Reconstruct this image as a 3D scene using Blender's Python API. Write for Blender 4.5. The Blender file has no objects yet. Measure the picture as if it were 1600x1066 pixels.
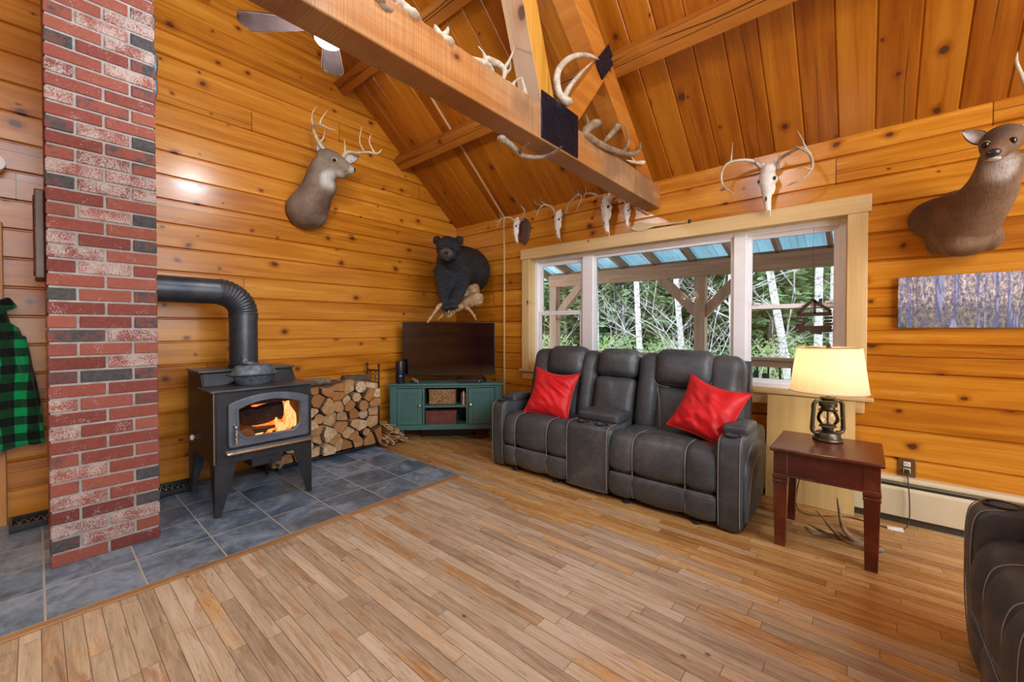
import bpy, bmesh, math, random
from mathutils import Vector, Matrix, Euler, noise
PI = math.pi
S = bpy.context.scene
COL = S.collection
def V(*a): return Vector(a)

# ---------------------------------------------------------------- camera, world, lights, exposure
cam_d = bpy.data.cameras.new('camera')
cam = bpy.data.objects.new('camera', cam_d); COL.objects.link(cam)
cam_d.sensor_width = 36.0
cam_d.lens = 14.43
cam_d.shift_y = -0.0069
cam_d.clip_start = 0.02
cam_d.clip_end = 300
_F = V(-0.6524, 0.7577, -0.01396).normalized()
cam.location = (4.10, -3.63, 1.24)
cam.rotation_euler = _F.to_track_quat('-Z', 'Y').to_euler()
S.camera = cam

world = bpy.data.worlds.new('sky'); S.world = world; world.use_nodes = True
wn = world.node_tree.nodes; wl = world.node_tree.links
wn.clear()
w_out = wn.new('ShaderNodeOutputWorld'); w_bg = wn.new('ShaderNodeBackground')
w_tc = wn.new('ShaderNodeTexCoord'); w_sep = wn.new('ShaderNodeSeparateXYZ'); w_rmp = wn.new('ShaderNodeValToRGB')
wl.new(w_tc.outputs['Generated'], w_sep.inputs[0]); wl.new(w_sep.outputs['Z'], w_rmp.inputs[0])
w_rmp.color_ramp.elements[0].position = 0.0; w_rmp.color_ramp.elements[0].color = (0.80, 0.86, 0.92, 1)
w_rmp.color_ramp.elements[1].position = 0.7; w_rmp.color_ramp.elements[1].color = (0.62, 0.76, 0.95, 1)
wl.new(w_rmp.outputs[0], w_bg.inputs['Color']); w_bg.inputs['Strength'].default_value = 4.7
wl.new(w_bg.outputs[0], w_out.inputs['Surface'])

def area_light(name, loc, target, sx, sy, power, color):
    d = bpy.data.lights.new(name, 'AREA'); d.shape = 'RECTANGLE'; d.size = sx; d.size_y = sy
    d.energy = power; d.color = color
    o = bpy.data.objects.new(name, d); COL.objects.link(o); o.location = loc
    o.rotation_euler = (Vector(target) - Vector(loc)).to_track_quat('-Z', 'Y').to_euler()
    return o
def point_light(name, loc, power, color, radius):
    d = bpy.data.lights.new(name, 'POINT'); d.energy = power; d.color = color; d.shadow_soft_size = radius
    o = bpy.data.objects.new(name, d); COL.objects.link(o); o.location = loc
    return o
# added area fill lamps, standing in for daylight from assumed openings behind the camera
area_light('fill_gable', (7.50, -3.3, 3.55), (0.0, -3.0, 1.2), 4.2, 1.9, 210, (0.97, 0.98, 1.0))
area_light('fill_east', (7.50, -2.6, 1.25), (2.0, -2.4, 0.8), 2.6, 1.7, 70, (1.0, 0.98, 0.95))
for _i in range(5):
    _a = 2 * PI * _i / 5 + 0.3
    point_light('chandelier_bulb', (1.66 + 0.26 * math.cos(_a), -4.5 + 0.26 * math.sin(_a), 1.86), 9, (1.0, 0.84, 0.62), 0.05)
# ceiling fan light kits, pendant chandelier, table lamp
point_light('fan_bulb', (1.66, -2.47, 2.86), 42, (0.92, 0.96, 1.0), 0.07)
point_light('fan_bulb_near', (3.15, -2.75, 3.22), 42, (0.92, 0.96, 1.0), 0.08)
point_light('table_lamp_bulb', (3.93, -0.50, 0.99), 8, (1.0, 0.77, 0.46), 0.04)
point_light('firelight', (0.66, -2.53, 0.62), 3, (1.0, 0.40, 0.10), 0.06)
S.view_settings.view_transform = 'Standard'; S.view_settings.look = 'None'
S.view_settings.gamma = 1.0; S.view_settings.use_curve_mapping = False
S.view_settings.exposure = 0.0
if hasattr(S, 'cycles'):
    S.cycles.max_bounces = 8; S.cycles.diffuse_bounces = 4; S.cycles.glossy_bounces = 3
    S.cycles.transparent_max_bounces = 12; S.cycles.transmission_bounces = 4
    S.cycles.use_denoising = True; S.cycles.sample_clamp_indirect = 6.0
    S.cycles.caustics_reflective = False; S.cycles.caustics_refractive = False

# ---------------------------------------------------------------- node helpers
class NT:
    def __init__(s, name):
        s.m = bpy.data.materials.new(name); s.m.use_nodes = True
        s.n = s.m.node_tree.nodes; s.l = s.m.node_tree.links; s.n.clear()
        s.out = s.n.new('ShaderNodeOutputMaterial'); s.b = s.n.new('ShaderNodeBsdfPrincipled')
        s.l.new(s.b.outputs[0], s.out.inputs[0])
    def N(s, t, **k):
        n = s.n.new('ShaderNode' + t)
        for a, b in k.items(): setattr(n, a, b)
        return n
    def put(s, sock, v):
        if v is None: return
        if isinstance(v, (int, float)): sock.default_value = v
        elif isinstance(v, tuple):
            sock.default_value = v if len(v) == len(sock.default_value) else v + (1,)
        else: s.l.new(v, sock)
    def math(s, op, a, b=None, c=None, clamp=False):
        n = s.N('Math', operation=op); n.use_clamp = clamp
        s.put(n.inputs[0], a); s.put(n.inputs[1], b); s.put(n.inputs[2], c)
        return n.outputs[0]
    def obj(s):
        n = s.N('TexCoord'); sp = s.N('SeparateXYZ'); s.l.new(n.outputs['Object'], sp.inputs[0])
        return n.outputs['Object'], sp.outputs
    def comb(s, x, y, z):
        n = s.N('CombineXYZ')
        for i, v in enumerate((x, y, z)): s.put(n.inputs[i], v)
        return n.outputs[0]
    def noise(s, vec, scale, detail=3, rough=0.55, dist=0.0, col=False):
        n = s.N('TexNoise'); s.put(n.inputs['Vector'], vec); s.put(n.inputs['Scale'], scale)
        s.put(n.inputs['Detail'], detail); s.put(n.inputs['Roughness'], rough); s.put(n.inputs['Distortion'], dist)
        return n.outputs['Color' if col else 'Fac']
    def white(s, vec):
        n = s.N('TexWhiteNoise', noise_dimensions='3D'); s.put(n.inputs['Vector'], vec)
        return n.outputs['Value'], n.outputs['Color']
    def voro(s, vec, scale, feat='F1', rnd=1.0):
        n = s.N('TexVoronoi', feature=feat); s.put(n.inputs['Vector'], vec); s.put(n.inputs['Scale'], scale)
        s.put(n.inputs['Randomness'], rnd)
        return n
    def ramp(s, fac, stops, mode='LINEAR'):
        n = s.N('ValToRGB'); s.put(n.inputs[0], fac); e = n.color_ramp.elements; n.color_ramp.interpolation = mode
        while len(e) < len(stops): e.new(0.5)
        for i, (p, c) in enumerate(stops):
            e[i].position = p; e[i].color = (c, c, c, 1) if isinstance(c, (int, float)) else c + (1,)
        return n.outputs[0]
    def mix(s, f, a, b, mode='MIX'):
        n = s.N('Mix', data_type='RGBA', blend_type=mode)
        s.put(n.inputs[0], f); s.put(n.inputs[6], a); s.put(n.inputs[7], b)
        return n.outputs[2]
    def mapr(s, v, a, b, c=0.0, d=1.0, smooth=True):
        n = s.N('MapRange', interpolation_type='SMOOTHSTEP' if smooth else 'LINEAR')
        s.put(n.inputs[0], v); s.put(n.inputs[1], a); s.put(n.inputs[2], b); s.put(n.inputs[3], c); s.put(n.inputs[4], d)
        return n.outputs[0]
    def bump(s, h, strength=0.3, dist=0.01):
        n = s.N('Bump'); s.put(n.inputs['Height'], h); n.inputs['Strength'].default_value = strength
        n.inputs['Distance'].default_value = dist; s.l.new(n.outputs[0], s.b.inputs['Normal'])
    def fin(s, col, rough=0.5, metal=0.0, spec=0.5, coat=0.0, sheen=0.0):
        s.put(s.b.inputs['Base Color'], col); s.put(s.b.inputs['Roughness'], rough); s.put(s.b.inputs['Metallic'], metal)
        s.put(s.b.inputs['Specular IOR Level'], spec); s.put(s.b.inputs['Coat Weight'], coat)
        s.put(s.b.inputs['Coat Roughness'], 0.2); s.put(s.b.inputs['Sheen Weight'], sheen)
        return s.m

def plain(name, col, rough=0.5, metal=0.0, var=0.12, scale=12.0, bump=0.0, bscale=60.0, spec=0.5, sheen=0.0, coat=0.0):
    t = NT(name); o, _ = t.obj()
    f = t.noise(o, scale, 4)
    a = tuple(max(0, c * (1 - var)) for c in col); b = tuple(min(1, c * (1 + var)) for c in col)
    c = t.ramp(f, [(0.3, a), (0.7, b)])
    if bump > 0: t.bump(t.noise(o, bscale, 4), bump, 0.004)
    return t.fin(c, rough, metal, spec, coat, sheen)

def wood(name, u, v, width, off, dark, mid, light, seglen=2.4, knots=1.0, rough=0.33, crack=0.35, var=0.35,
         joint=True, kscale=4.2, greymix=None, seed=0.0, spec=0.5, kerf=0.0):
    """planks: u = grain axis, v = across axis, third = depth"""
    t = NT(name); o, sp = t.obj(); W = 3 - u - v
    U, Vv, Wd = sp[u], sp[v], sp[W]
    bf = t.math('DIVIDE', t.math('SUBTRACT', Vv, off), width)
    b = t.math('FLOOR', bf); fr = t.math('FRACT', bf)
    r1, _ = t.white(t.comb(b, seed, 3.1))
    sf = t.math('ADD', t.math('DIVIDE', U, seglen), t.math('MULTIPLY', r1, 7.3))
    sg = t.math('FLOOR', sf); sfr = t.math('FRACT', sf)
    r2, rc = t.white(t.comb(b, sg, seed + 9.0))
    # knots
    kv = t.comb(t.math('ADD', U, t.math('MULTIPLY', r2, 31.0)), t.math('ADD', t.math('MULTIPLY', Vv, 1.25), t.math('MULTIPLY', b, 3.71)), 0.0)
    nz = t.noise(o, 9.0, 2, col=True)
    kv2 = t.N('VectorMath', operation='MULTIPLY_ADD'); t.l.new(nz, kv2.inputs[0]); kv2.inputs[1].default_value = (0.05, 0.045, 0)
    t.l.new(kv, kv2.inputs[2])
    vo = t.voro(kv2.outputs[0], kscale); vo.voronoi_dimensions = '2D'
    sepc = t.N('SeparateColor'); t.l.new(vo.outputs['Color'], sepc.inputs[0])
    keep = t.math('GREATER_THAN', sepc.outputs[0], 1.0 - 0.42 * knots)
    rad = t.mapr(t.math('POWER', sepc.outputs[1], 2.0), 0, 1, 0.030, 0.125, False)
    d = t.math('DIVIDE', vo.outputs['Distance'], rad)
    core = t.math('MULTIPLY', t.mapr(d, 0.6, 1.05, 1, 0), keep)
    halo = t.math('MULTIPLY', t.mapr(d, 0.8, 3.2, 1, 0), keep)
    # grain
    warp = t.math('MULTIPLY', halo, 0.012)
    vv = t.math('ADD', t.math('ADD', Vv, warp), t.math('MULTIPLY', r2, 5.0))
    g1 = t.noise(t.comb(t.math('MULTIPLY', U, 1.1), t.math('MULTIPLY', vv, 16.0), Wd), 1.0, 4, 0.6, 0.6)
    g2 = t.noise(t.comb(t.math('MULTIPLY', U, 2.5), t.math('MULTIPLY', vv, 75.0), Wd), 1.0, 3, 0.6, 0.3)
    g = t.math('ADD', t.math('MULTIPLY', g1, 0.72), t.math('MULTIPLY', g2, 0.28))
    g = t.math('ADD', g, t.math('MULTIPLY', t.math('SUBTRACT', r2, 0.5), var))
    col = t.ramp(g, [(0.26, dark), (0.5, mid), (0.74, light)])
    # patchy red-brown figure
    fig = t.noise(t.comb(t.math('MULTIPLY', U, 0.9), t.math('MULTIPLY', vv, 5.0), r2), 1.3, 3, 0.6)
    col = t.mix(t.mapr(fig, 0.58, 0.80, 0, 0.40), col, tuple(c * k for c, k in zip(dark, (1.0, 0.75, 0.7))))
    if greymix:
        gm = t.noise(o, 1.1, 3)
        col = t.mix(t.mapr(gm, 0.42, 0.62, 0, greymix[1]), col, greymix[0])
    col = t.mix(t.math('MULTIPLY', t.math('POWER', halo, 2.0), 0.6), col, tuple(c * k for c, k in zip(dark, (0.8, 0.5, 0.4))))
    col = t.mix(t.math('MULTIPLY', core, 0.85), col, (0.055, 0.022, 0.012))
    if crack > 0:
        ck = t.math('ADD', t.mapr(r1, 0, 1, 0.25, 0.75, False), t.math('MULTIPLY', t.math('SUBTRACT', t.noise(t.comb(U, b, 0.0), 0.7, 2), 0.5), 0.5))
        cd = t.math('ABSOLUTE', t.math('SUBTRACT', fr, ck))
        on = t.math('MULTIPLY', t.math('LESS_THAN', r2, crack), t.mapr(t.noise(t.comb(U, b, 4.0), 0.9, 1), 0.42, 0.48, 0, 1))
        cm = t.math('MULTIPLY', t.mapr(cd, 0.006, 0.016, 1, 0), on)
        col = t.mix(t.math('MULTIPLY', cm, 0.85), col, (0.03, 0.012, 0.005))
    if joint:
        jd = t.math('MINIMUM', sfr, t.math('SUBTRACT', 1.0, sfr))
        jm = t.mapr(t.math('MULTIPLY', jd, seglen), 0.0015, 0.004, 1, 0)
        col = t.mix(t.math('MULTIPLY', jm, 0.85), col, (0.03, 0.012, 0.005))
    if kerf > 0:
        kf = t.noise(t.comb(t.math('MULTIPLY', U, 160.0), t.math('MULTIPLY', Vv, 2.0), t.math('MULTIPLY', Wd, 2.0)), 1.0, 2)
        sm_ = t.noise(o, 2.1, 3, 0.6)
        col = t.mix(t.math('MULTIPLY', t.mapr(kf, 0.35, 0.65, 0, 1), kerf), col, t.mix(1.0, col, (0.62, 0.55, 0.5), 'MULTIPLY'))
        col = t.mix(t.mapr(sm_, 0.5, 0.66, 0, 0.55), col, (0.13, 0.075, 0.04))
    t.bump(g2, 0.06, 0.003)
    return t.fin(col, t.mapr(g1, 0.2, 0.8, rough * 0.8, rough * 1.25, False), 0, spec)

# ---------------------------------------------------------------- mesh helpers
def cr(pts, n):
    """Catmull-Rom resample of points (any dimension tuples) -> list"""
    P = [tuple(p) for p in pts]; out = []
    if len(P) == 2:
        return [tuple(a + (b - a) * i / n for a, b in zip(P[0], P[1])) for i in range(n + 1)]
    for i in range(len(P) - 1):
        p0 = P[max(i - 1, 0)]; p1 = P[i]; p2 = P[i + 1]; p3 = P[min(i + 2, len(P) - 1)]
        for k in range(n):
            t = k / n
            out.append(tuple(0.5 * ((2 * b) + (-a + c) * t + (2 * a - 5 * b + 4 * c - d) * t * t + (-a + 3 * b - 3 * c + d) * t ** 3)
                             for a, b, c, d in zip(p0, p1, p2, p3)))
    out.append(P[-1])
    return out

def root_off(o):
    v = Vector((0, 0, 0))
    while o is not None:
        v = v + Vector(o.location); o = o.parent
    return v

class MB:
    def __init__(s): s.v = []; s.f = []; s.mi = []; s.mat = 0; s.M = Matrix.Identity(4)
    def add(s, vs, fs):
        k = len(s.v); s.v += [s.M @ Vector(p) for p in vs]
        for f in fs: s.f.append(tuple(i + k for i in f)); s.mi.append(s.mat)
        return s
    def box(s, a, b):
        x0, y0, z0 = [min(p, q) for p, q in zip(a, b)]; x1, y1, z1 = [max(p, q) for p, q in zip(a, b)]
        return s.add([(x0, y0, z0), (x1, y0, z0), (x1, y1, z0), (x0, y1, z0), (x0, y0, z1), (x1, y0, z1), (x1, y1, z1), (x0, y1, z1)],
                     [(0, 3, 2, 1), (4, 5, 6, 7), (0, 1, 5, 4), (1, 2, 6, 5), (2, 3, 7, 6), (3, 0, 4, 7)])
    def bar(s, p, q, w, h, up=(0, 0, 1)):
        """square bar from p to q; w across, h along 'up'"""
        p = Vector(p); q = Vector(q); d = (q - p).normalized(); up = Vector(up)
        sd = d.cross(up).normalized(); u2 = sd.cross(d).normalized()
        vs = []
        for c in (p, q):
            for a, b in ((-1, -1), (1, -1), (1, 1), (-1, 1)): vs.append(c + sd * (a * w / 2) + u2 * (b * h / 2))
        return s.add(vs, [(3, 2, 1, 0), (4, 5, 6, 7), (0, 1, 5, 4), (1, 2, 6, 5), (2, 3, 7, 6), (3, 0, 4, 7)])
    def prism(s, poly, axis, a, b):
        """2-D polygon extruded along axis from a to b; poly coordinates are the remaining axes in order"""
        n = len(poly); vs = []
        for c in (a, b):
            for p in poly:
                q = list(p); q.insert(axis, c); vs.append(tuple(q))
        fs = [tuple(reversed(range(n))), tuple(range(n, 2 * n))]
        for i in range(n): j = (i + 1) % n; fs.append((i, j, n + j, n + i))
        return s.add(vs, fs)
    def tube(s, pts, rad, n=10, cap=True, flat=1.0, up=None):
        P = [Vector(p) for p in pts]; m = len(P)
        if not isinstance(rad, (list, tuple)): rad = [rad] * m
        T = [(P[min(i + 1, m - 1)] - P[max(i - 1, 0)]).normalized() for i in range(m)]
        a = Vector(up) if up else (Vector((0, 0, 1)) if abs(T[0].z) < 0.9 else Vector((1, 0, 0)))
        u = (a - T[0] * a.dot(T[0])).normalized(); vs = []
        for i in range(m):
            u = (u - T[i] * u.dot(T[i])); u = u.normalized() if u.length > 1e-6 else T[i].orthogonal().normalized()
            w = T[i].cross(u)
            r = rad[i]; ra, rb = (r if isinstance(r, (tuple, list)) else (r, r * flat))
            for k in range(n):
                t = 2 * PI * k / n; vs.append(P[i] + u * (math.cos(t) * ra) + w * (math.sin(t) * rb))
        fs = []
        for i in range(m - 1):
            for k in range(n):
                j = (k + 1) % n; fs.append((i * n + k, i * n + j, (i + 1) * n + j, (i + 1) * n + k))
        if cap: fs.append(tuple(reversed(range(n)))); fs.append(tuple(range((m - 1) * n, m * n)))
        return s.add(vs, fs)
    def lathe(s, prof, c=(0, 0, 0), n=24, cap=True, sx=1.0, sy=1.0):
        vs = []
        for r, z in prof:
            for k in range(n):
                t = 2 * PI * k / n; vs.append((c[0] + r * math.cos(t) * sx, c[1] + r * math.sin(t) * sy, c[2] + z))
        fs = []
        for i in range(len(prof) - 1):
            for k in range(n):
                j = (k + 1) % n; fs.append((i * n + k, i * n + j, (i + 1) * n + j, (i + 1) * n + k))
        if cap: fs.append(tuple(reversed(range(n)))); fs.append(tuple(range((len(prof) - 1) * n, len(prof) * n)))
        return s.add(vs, fs)
    def ell(s, c, r, rot=(0, 0, 0), n=16, m=10):
        if isinstance(r, (int, float)): r = (r, r, r)
        R = Euler(rot).to_matrix(); c = Vector(c); vs = []
        for i in range(1, m):
            ph = PI * i / m
            for k in range(n):
                t = 2 * PI * k / n
                vs.append(c + R @ Vector((r[0] * math.sin(ph) * math.cos(t), r[1] * math.sin(ph) * math.sin(t), r[2] * math.cos(ph))))
        vs.append(c + R @ Vector((0, 0, r[2]))); vs.append(c + R @ Vector((0, 0, -r[2])))
        a = len(vs) - 2; fs = []
        for k in range(n):
            j = (k + 1) % n; fs.append((a, k, j)); fs.append((a + 1, (m - 2) * n + j, (m - 2) * n + k))
            for i in range(m - 2): fs.append((i * n + k, (i + 1) * n + k, (i + 1) * n + j, i * n + j))
        return s.add(vs, fs)
    def grid(s, fn, nu, nv, flip=False):
        vs = [fn(i / nu, j / nv) for i in range(nu + 1) for j in range(nv + 1)]; fs = []
        for i in range(nu):
            for j in range(nv):
                a = i * (nv + 1) + j; q = (a, a + nv + 1, a + nv + 2, a + 1); fs.append(tuple(reversed(q)) if flip else q)
        return s.add(vs, fs)
    def puff(s, c, half, r, crown=(0, 0, 0), rot=(0, 0, 0), n=10, wr=0.0, sd=0.0):
        """rounded box with crowned faces"""
        R = Euler(rot).to_matrix(); c = Vector(c); vs = {}; L = []; fs = []
        def vert(p):
            key = tuple(round(x, 5) for x in p)
            if key in vs: return vs[key]
            q = Vector([p[i] * half[i] for i in range(3)])
            cl = Vector([max(-(half[i] - r), min(half[i] - r, q[i])) for i in range(3)])
            d = q - cl
            if d.length > 1e-7: q = cl + d.normalized() * r
            bl = Vector((crown[0] * p[0] * (1 - p[1] ** 2) * (1 - p[2] ** 2), crown[1] * p[1] * (1 - p[0] ** 2) * (1 - p[2] ** 2),
                         crown[2] * p[2] * (1 - p[0] ** 2) * (1 - p[1] ** 2)))
            q = q + bl
            if wr > 0:
                q = q + q.normalized() * (wr * noise.noise(q * 9 + Vector((sd, sd, sd))))
            vs[key] = len(L); L.append(c + R @ q); return vs[key]
        for ax in range(3):
            for sg in (-1, 1):
                for i in range(n):
                    for j in range(n):
                        q = []
                        for (a, b) in ((i, j), (i + 1, j), (i + 1, j + 1), (i, j + 1)):
                            p = [0, 0, 0]; p[ax] = sg
                            # denser near the edges
                            ga = math.sin((2 * a / n - 1) * PI / 2); gb = math.sin((2 * b / n - 1) * PI / 2)
                            p[(ax + 1) % 3] = ga; p[(ax + 2) % 3] = gb; q.append(vert(p))
                        fs.append(tuple(q) if sg > 0 else tuple(reversed(q)))
        return s.add(L, fs)
    def sweep(s, prof, x0, x1, b=0.02, m=8, power=4, axis=0):
        """pillowy channel: closed profile (y,z) swept across x with its outline drawn in by b at both ends"""
        n = len(prof); cx = sum(p[0] for p in prof) / n; cz = sum(p[1] for p in prof) / n
        N = []
        for i in range(n):
            a = prof[i - 1]; c = prof[(i + 1) % n]; d = Vector((c[0] - a[0], c[1] - a[1]))
            nn = Vector((d.y, -d.x)).normalized(); N.append(nn)
        ar = sum(prof[i - 1][0] * prof[i][1] - prof[i][0] * prof[i - 1][1] for i in range(n))
        sg = 1 if ar > 0 else -1
        vs = []
        for k in range(m + 1):
            t = math.sin((2 * k / m - 1) * PI / 2); ins = b * abs(t) ** power
            x = (x0 + x1) / 2 + t * (x1 - x0) / 2
            for i, p in enumerate(prof):
                q = [p[0] - N[i].x * ins * sg, p[1] - N[i].y * ins * sg]; q.insert(axis, x); vs.append(tuple(q))
        fs = [tuple(range(n)), tuple(reversed(range(m * n, (m + 1) * n)))]
        for k in range(m):
            for i in range(n): j = (i + 1) % n; fs.append((k * n + i, (k + 1) * n + i, (k + 1) * n + j, k * n + j))
        return s.add(vs, fs)
    def build(s, name, mats, parent=None, smooth=False, bevel=0.0, origin=None, local=False, seg=2, angle=35):
        me = bpy.data.meshes.new(name)
        off = Vector((0, 0, 0))
        if not local:
            off = root_off(parent) if parent is not None else (Vector(origin) if origin is not None else off)
        me.from_pydata([tuple(p - off) for p in s.v], [], s.f); me.update()
        if not isinstance(mats, (list, tuple)): mats = [mats]
        for m in mats: me.materials.append(m)
        if len(mats) > 1: me.polygons.foreach_set('material_index', s.mi)
        bm = bmesh.new(); bm.from_mesh(me); bmesh.ops.recalc_face_normals(bm, faces=bm.faces); bm.to_mesh(me); bm.free()
        if smooth:
            me.polygons.foreach_set('use_smooth', [True] * len(me.polygons))
            if smooth != 'all': me.set_sharp_from_angle(angle=math.radians(angle if smooth is True else smooth))
        o = bpy.data.objects.new(name, me); COL.objects.link(o)
        if parent is not None: o.parent = parent
        elif origin is not None: o.location = origin
        if bevel > 0:
            b = o.modifiers.new('bevel', 'BEVEL'); b.width = bevel; b.segments = seg; b.limit_method = 'ANGLE'; b.angle_limit = math.radians(40)
            if not smooth:
                me.polygons.foreach_set('use_smooth', [True] * len(me.polygons)); me.set_sharp_from_angle(angle=math.radians(30))
        return o

def bake(o):
    """replace modifiers by their result"""
    dg = bpy.context.evaluated_depsgraph_get(); dg.update()
    me = bpy.data.meshes.new_from_object(o.evaluated_get(dg)); me.name = o.name
    o.modifiers.clear(); o.data = me
    return o
def organic(mb, name, mat, parent=None, voxel=0.012, it=6, **k):
    o = mb.build(name, mat, parent, **k)
    r = o.modifiers.new('r', 'REMESH'); r.mode = 'VOXEL'; r.voxel_size = voxel; r.use_smooth_shade = True
    c = o.modifiers.new('s', 'SMOOTH'); c.iterations = it; c.factor = 0.5
    bake(o)
    o.data.polygons.foreach_set('use_smooth', [True] * len(o.data.polygons))
    if not o.data.materials: o.data.materials.append(mat)
    return o

def thing(name, label, cat, loc=(0, 0, 0), group=None, rotz=0.0):
    o = bpy.data.objects.new(name, None); COL.objects.link(o); o.location = loc; o.empty_display_size = 0.05
    o.rotation_euler = (0, 0, rotz)
    o['label'] = label; o['category'] = cat
    if group: o['group'] = group
    return o
def tag(o, label, cat, group=None, kind=None):
    o['label'] = label; o['category'] = cat
    if group: o['group'] = group
    if kind: o['kind'] = kind
    return o
def struct(o):
    o['kind'] = 'structure'; return o
def copy_tree(o, parent=None):
    c = o.copy(); COL.objects.link(c)
    if parent is not None: c.parent = parent
    for ch in list(o.children): copy_tree(ch, c)
    return c
rnd = random.Random(7)
# ---------------------------------------------------------------- materials
A_D, A_M, A_L = (0.32, 0.090, 0.006), (0.52, 0.190, 0.013), (0.68, 0.30, 0.036)
PW = 0.184; PO = 0.028
M = {}
M['wall_y'] = wood('pine planks gable wall', 1, 2, PW, PO, A_D, A_M, A_L, 6.7, seed=1, rough=0.24, var=0.2, crack=0.55)
M['wall_x'] = wood('pine planks window wall', 0, 2, PW, PO, A_D, A_M, A_L, 5.2, seed=5, rough=0.24, var=0.25, crack=0.55)
M['ceil'] = wood('pine ceiling boards', 1, 0, 0.188, 0.0, (0.25, 0.060, 0.003), (0.39, 0.120, 0.006), (0.50, 0.185, 0.014), 60.0, seed=8, kscale=3.1, crack=0.3, joint=False, var=0.3, rough=0.3)
def beam_mat(name, u, v, seed, grey=None,  dark=(0.25, 0.08, 0.014), mid=(0.40, 0.155, 0.032), light=(0.52, 0.25, 0.075), crack=0.5, kerf=0.0):
    return wood(name, u, v, 0.31, -7.013, dark, mid, light, 50.0, 0.5, 0.5, crack, 0.15, False, 2.2, grey, seed, 0.35, kerf)
M['tie'] = beam_mat('rough sawn tie beam', 1, 2, 21, ((0.40, 0.29, 0.19), 0.4), (0.22, 0.070, 0.014), (0.38, 0.15, 0.036), (0.48, 0.24, 0.08), kerf=0.6)
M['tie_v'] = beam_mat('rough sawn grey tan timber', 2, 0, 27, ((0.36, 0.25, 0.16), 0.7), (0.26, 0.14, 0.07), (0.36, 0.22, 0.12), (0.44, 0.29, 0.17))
M['rafter'] = beam_mat('rafter timber', 1, 2, 22, None, (0.28, 0.08, 0.008), (0.40, 0.13, 0.014), (0.50, 0.19, 0.028))
M['post'] = beam_mat('truss post timber', 2, 1, 23, None, (0.32, 0.13, 0.012), (0.45, 0.21, 0.025), (0.55, 0.28, 0.05))
M['purlin'] = beam_mat('purlin timber', 0, 1, 24, None, (0.28, 0.085, 0.009), (0.40, 0.14, 0.016), (0.52, 0.21, 0.032))
M['casing'] = wood('pale pine casing', 0, 2, 0.6, -0.2, (0.56, 0.36, 0.13), (0.66, 0.46, 0.20), (0.74, 0.56, 0.28), 9, 0.35, 0.4, 0.0, 0.1, False)
M['casing_v'] = wood('pale pine casing upright', 2, 0, 0.6, -0.2, (0.56, 0.36, 0.13), (0.66, 0.46, 0.20), (0.74, 0.56, 0.28), 9, 0.35, 0.4, 0.0, 0.1, False)
M['ply'] = wood('pale plywood', 2, 0, 2.0, -0.5, (0.55, 0.36, 0.13), (0.66, 0.46, 0.19), (0.73, 0.54, 0.25), 9, 0.2, 0.45, 0.0, 0.1, False)

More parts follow.
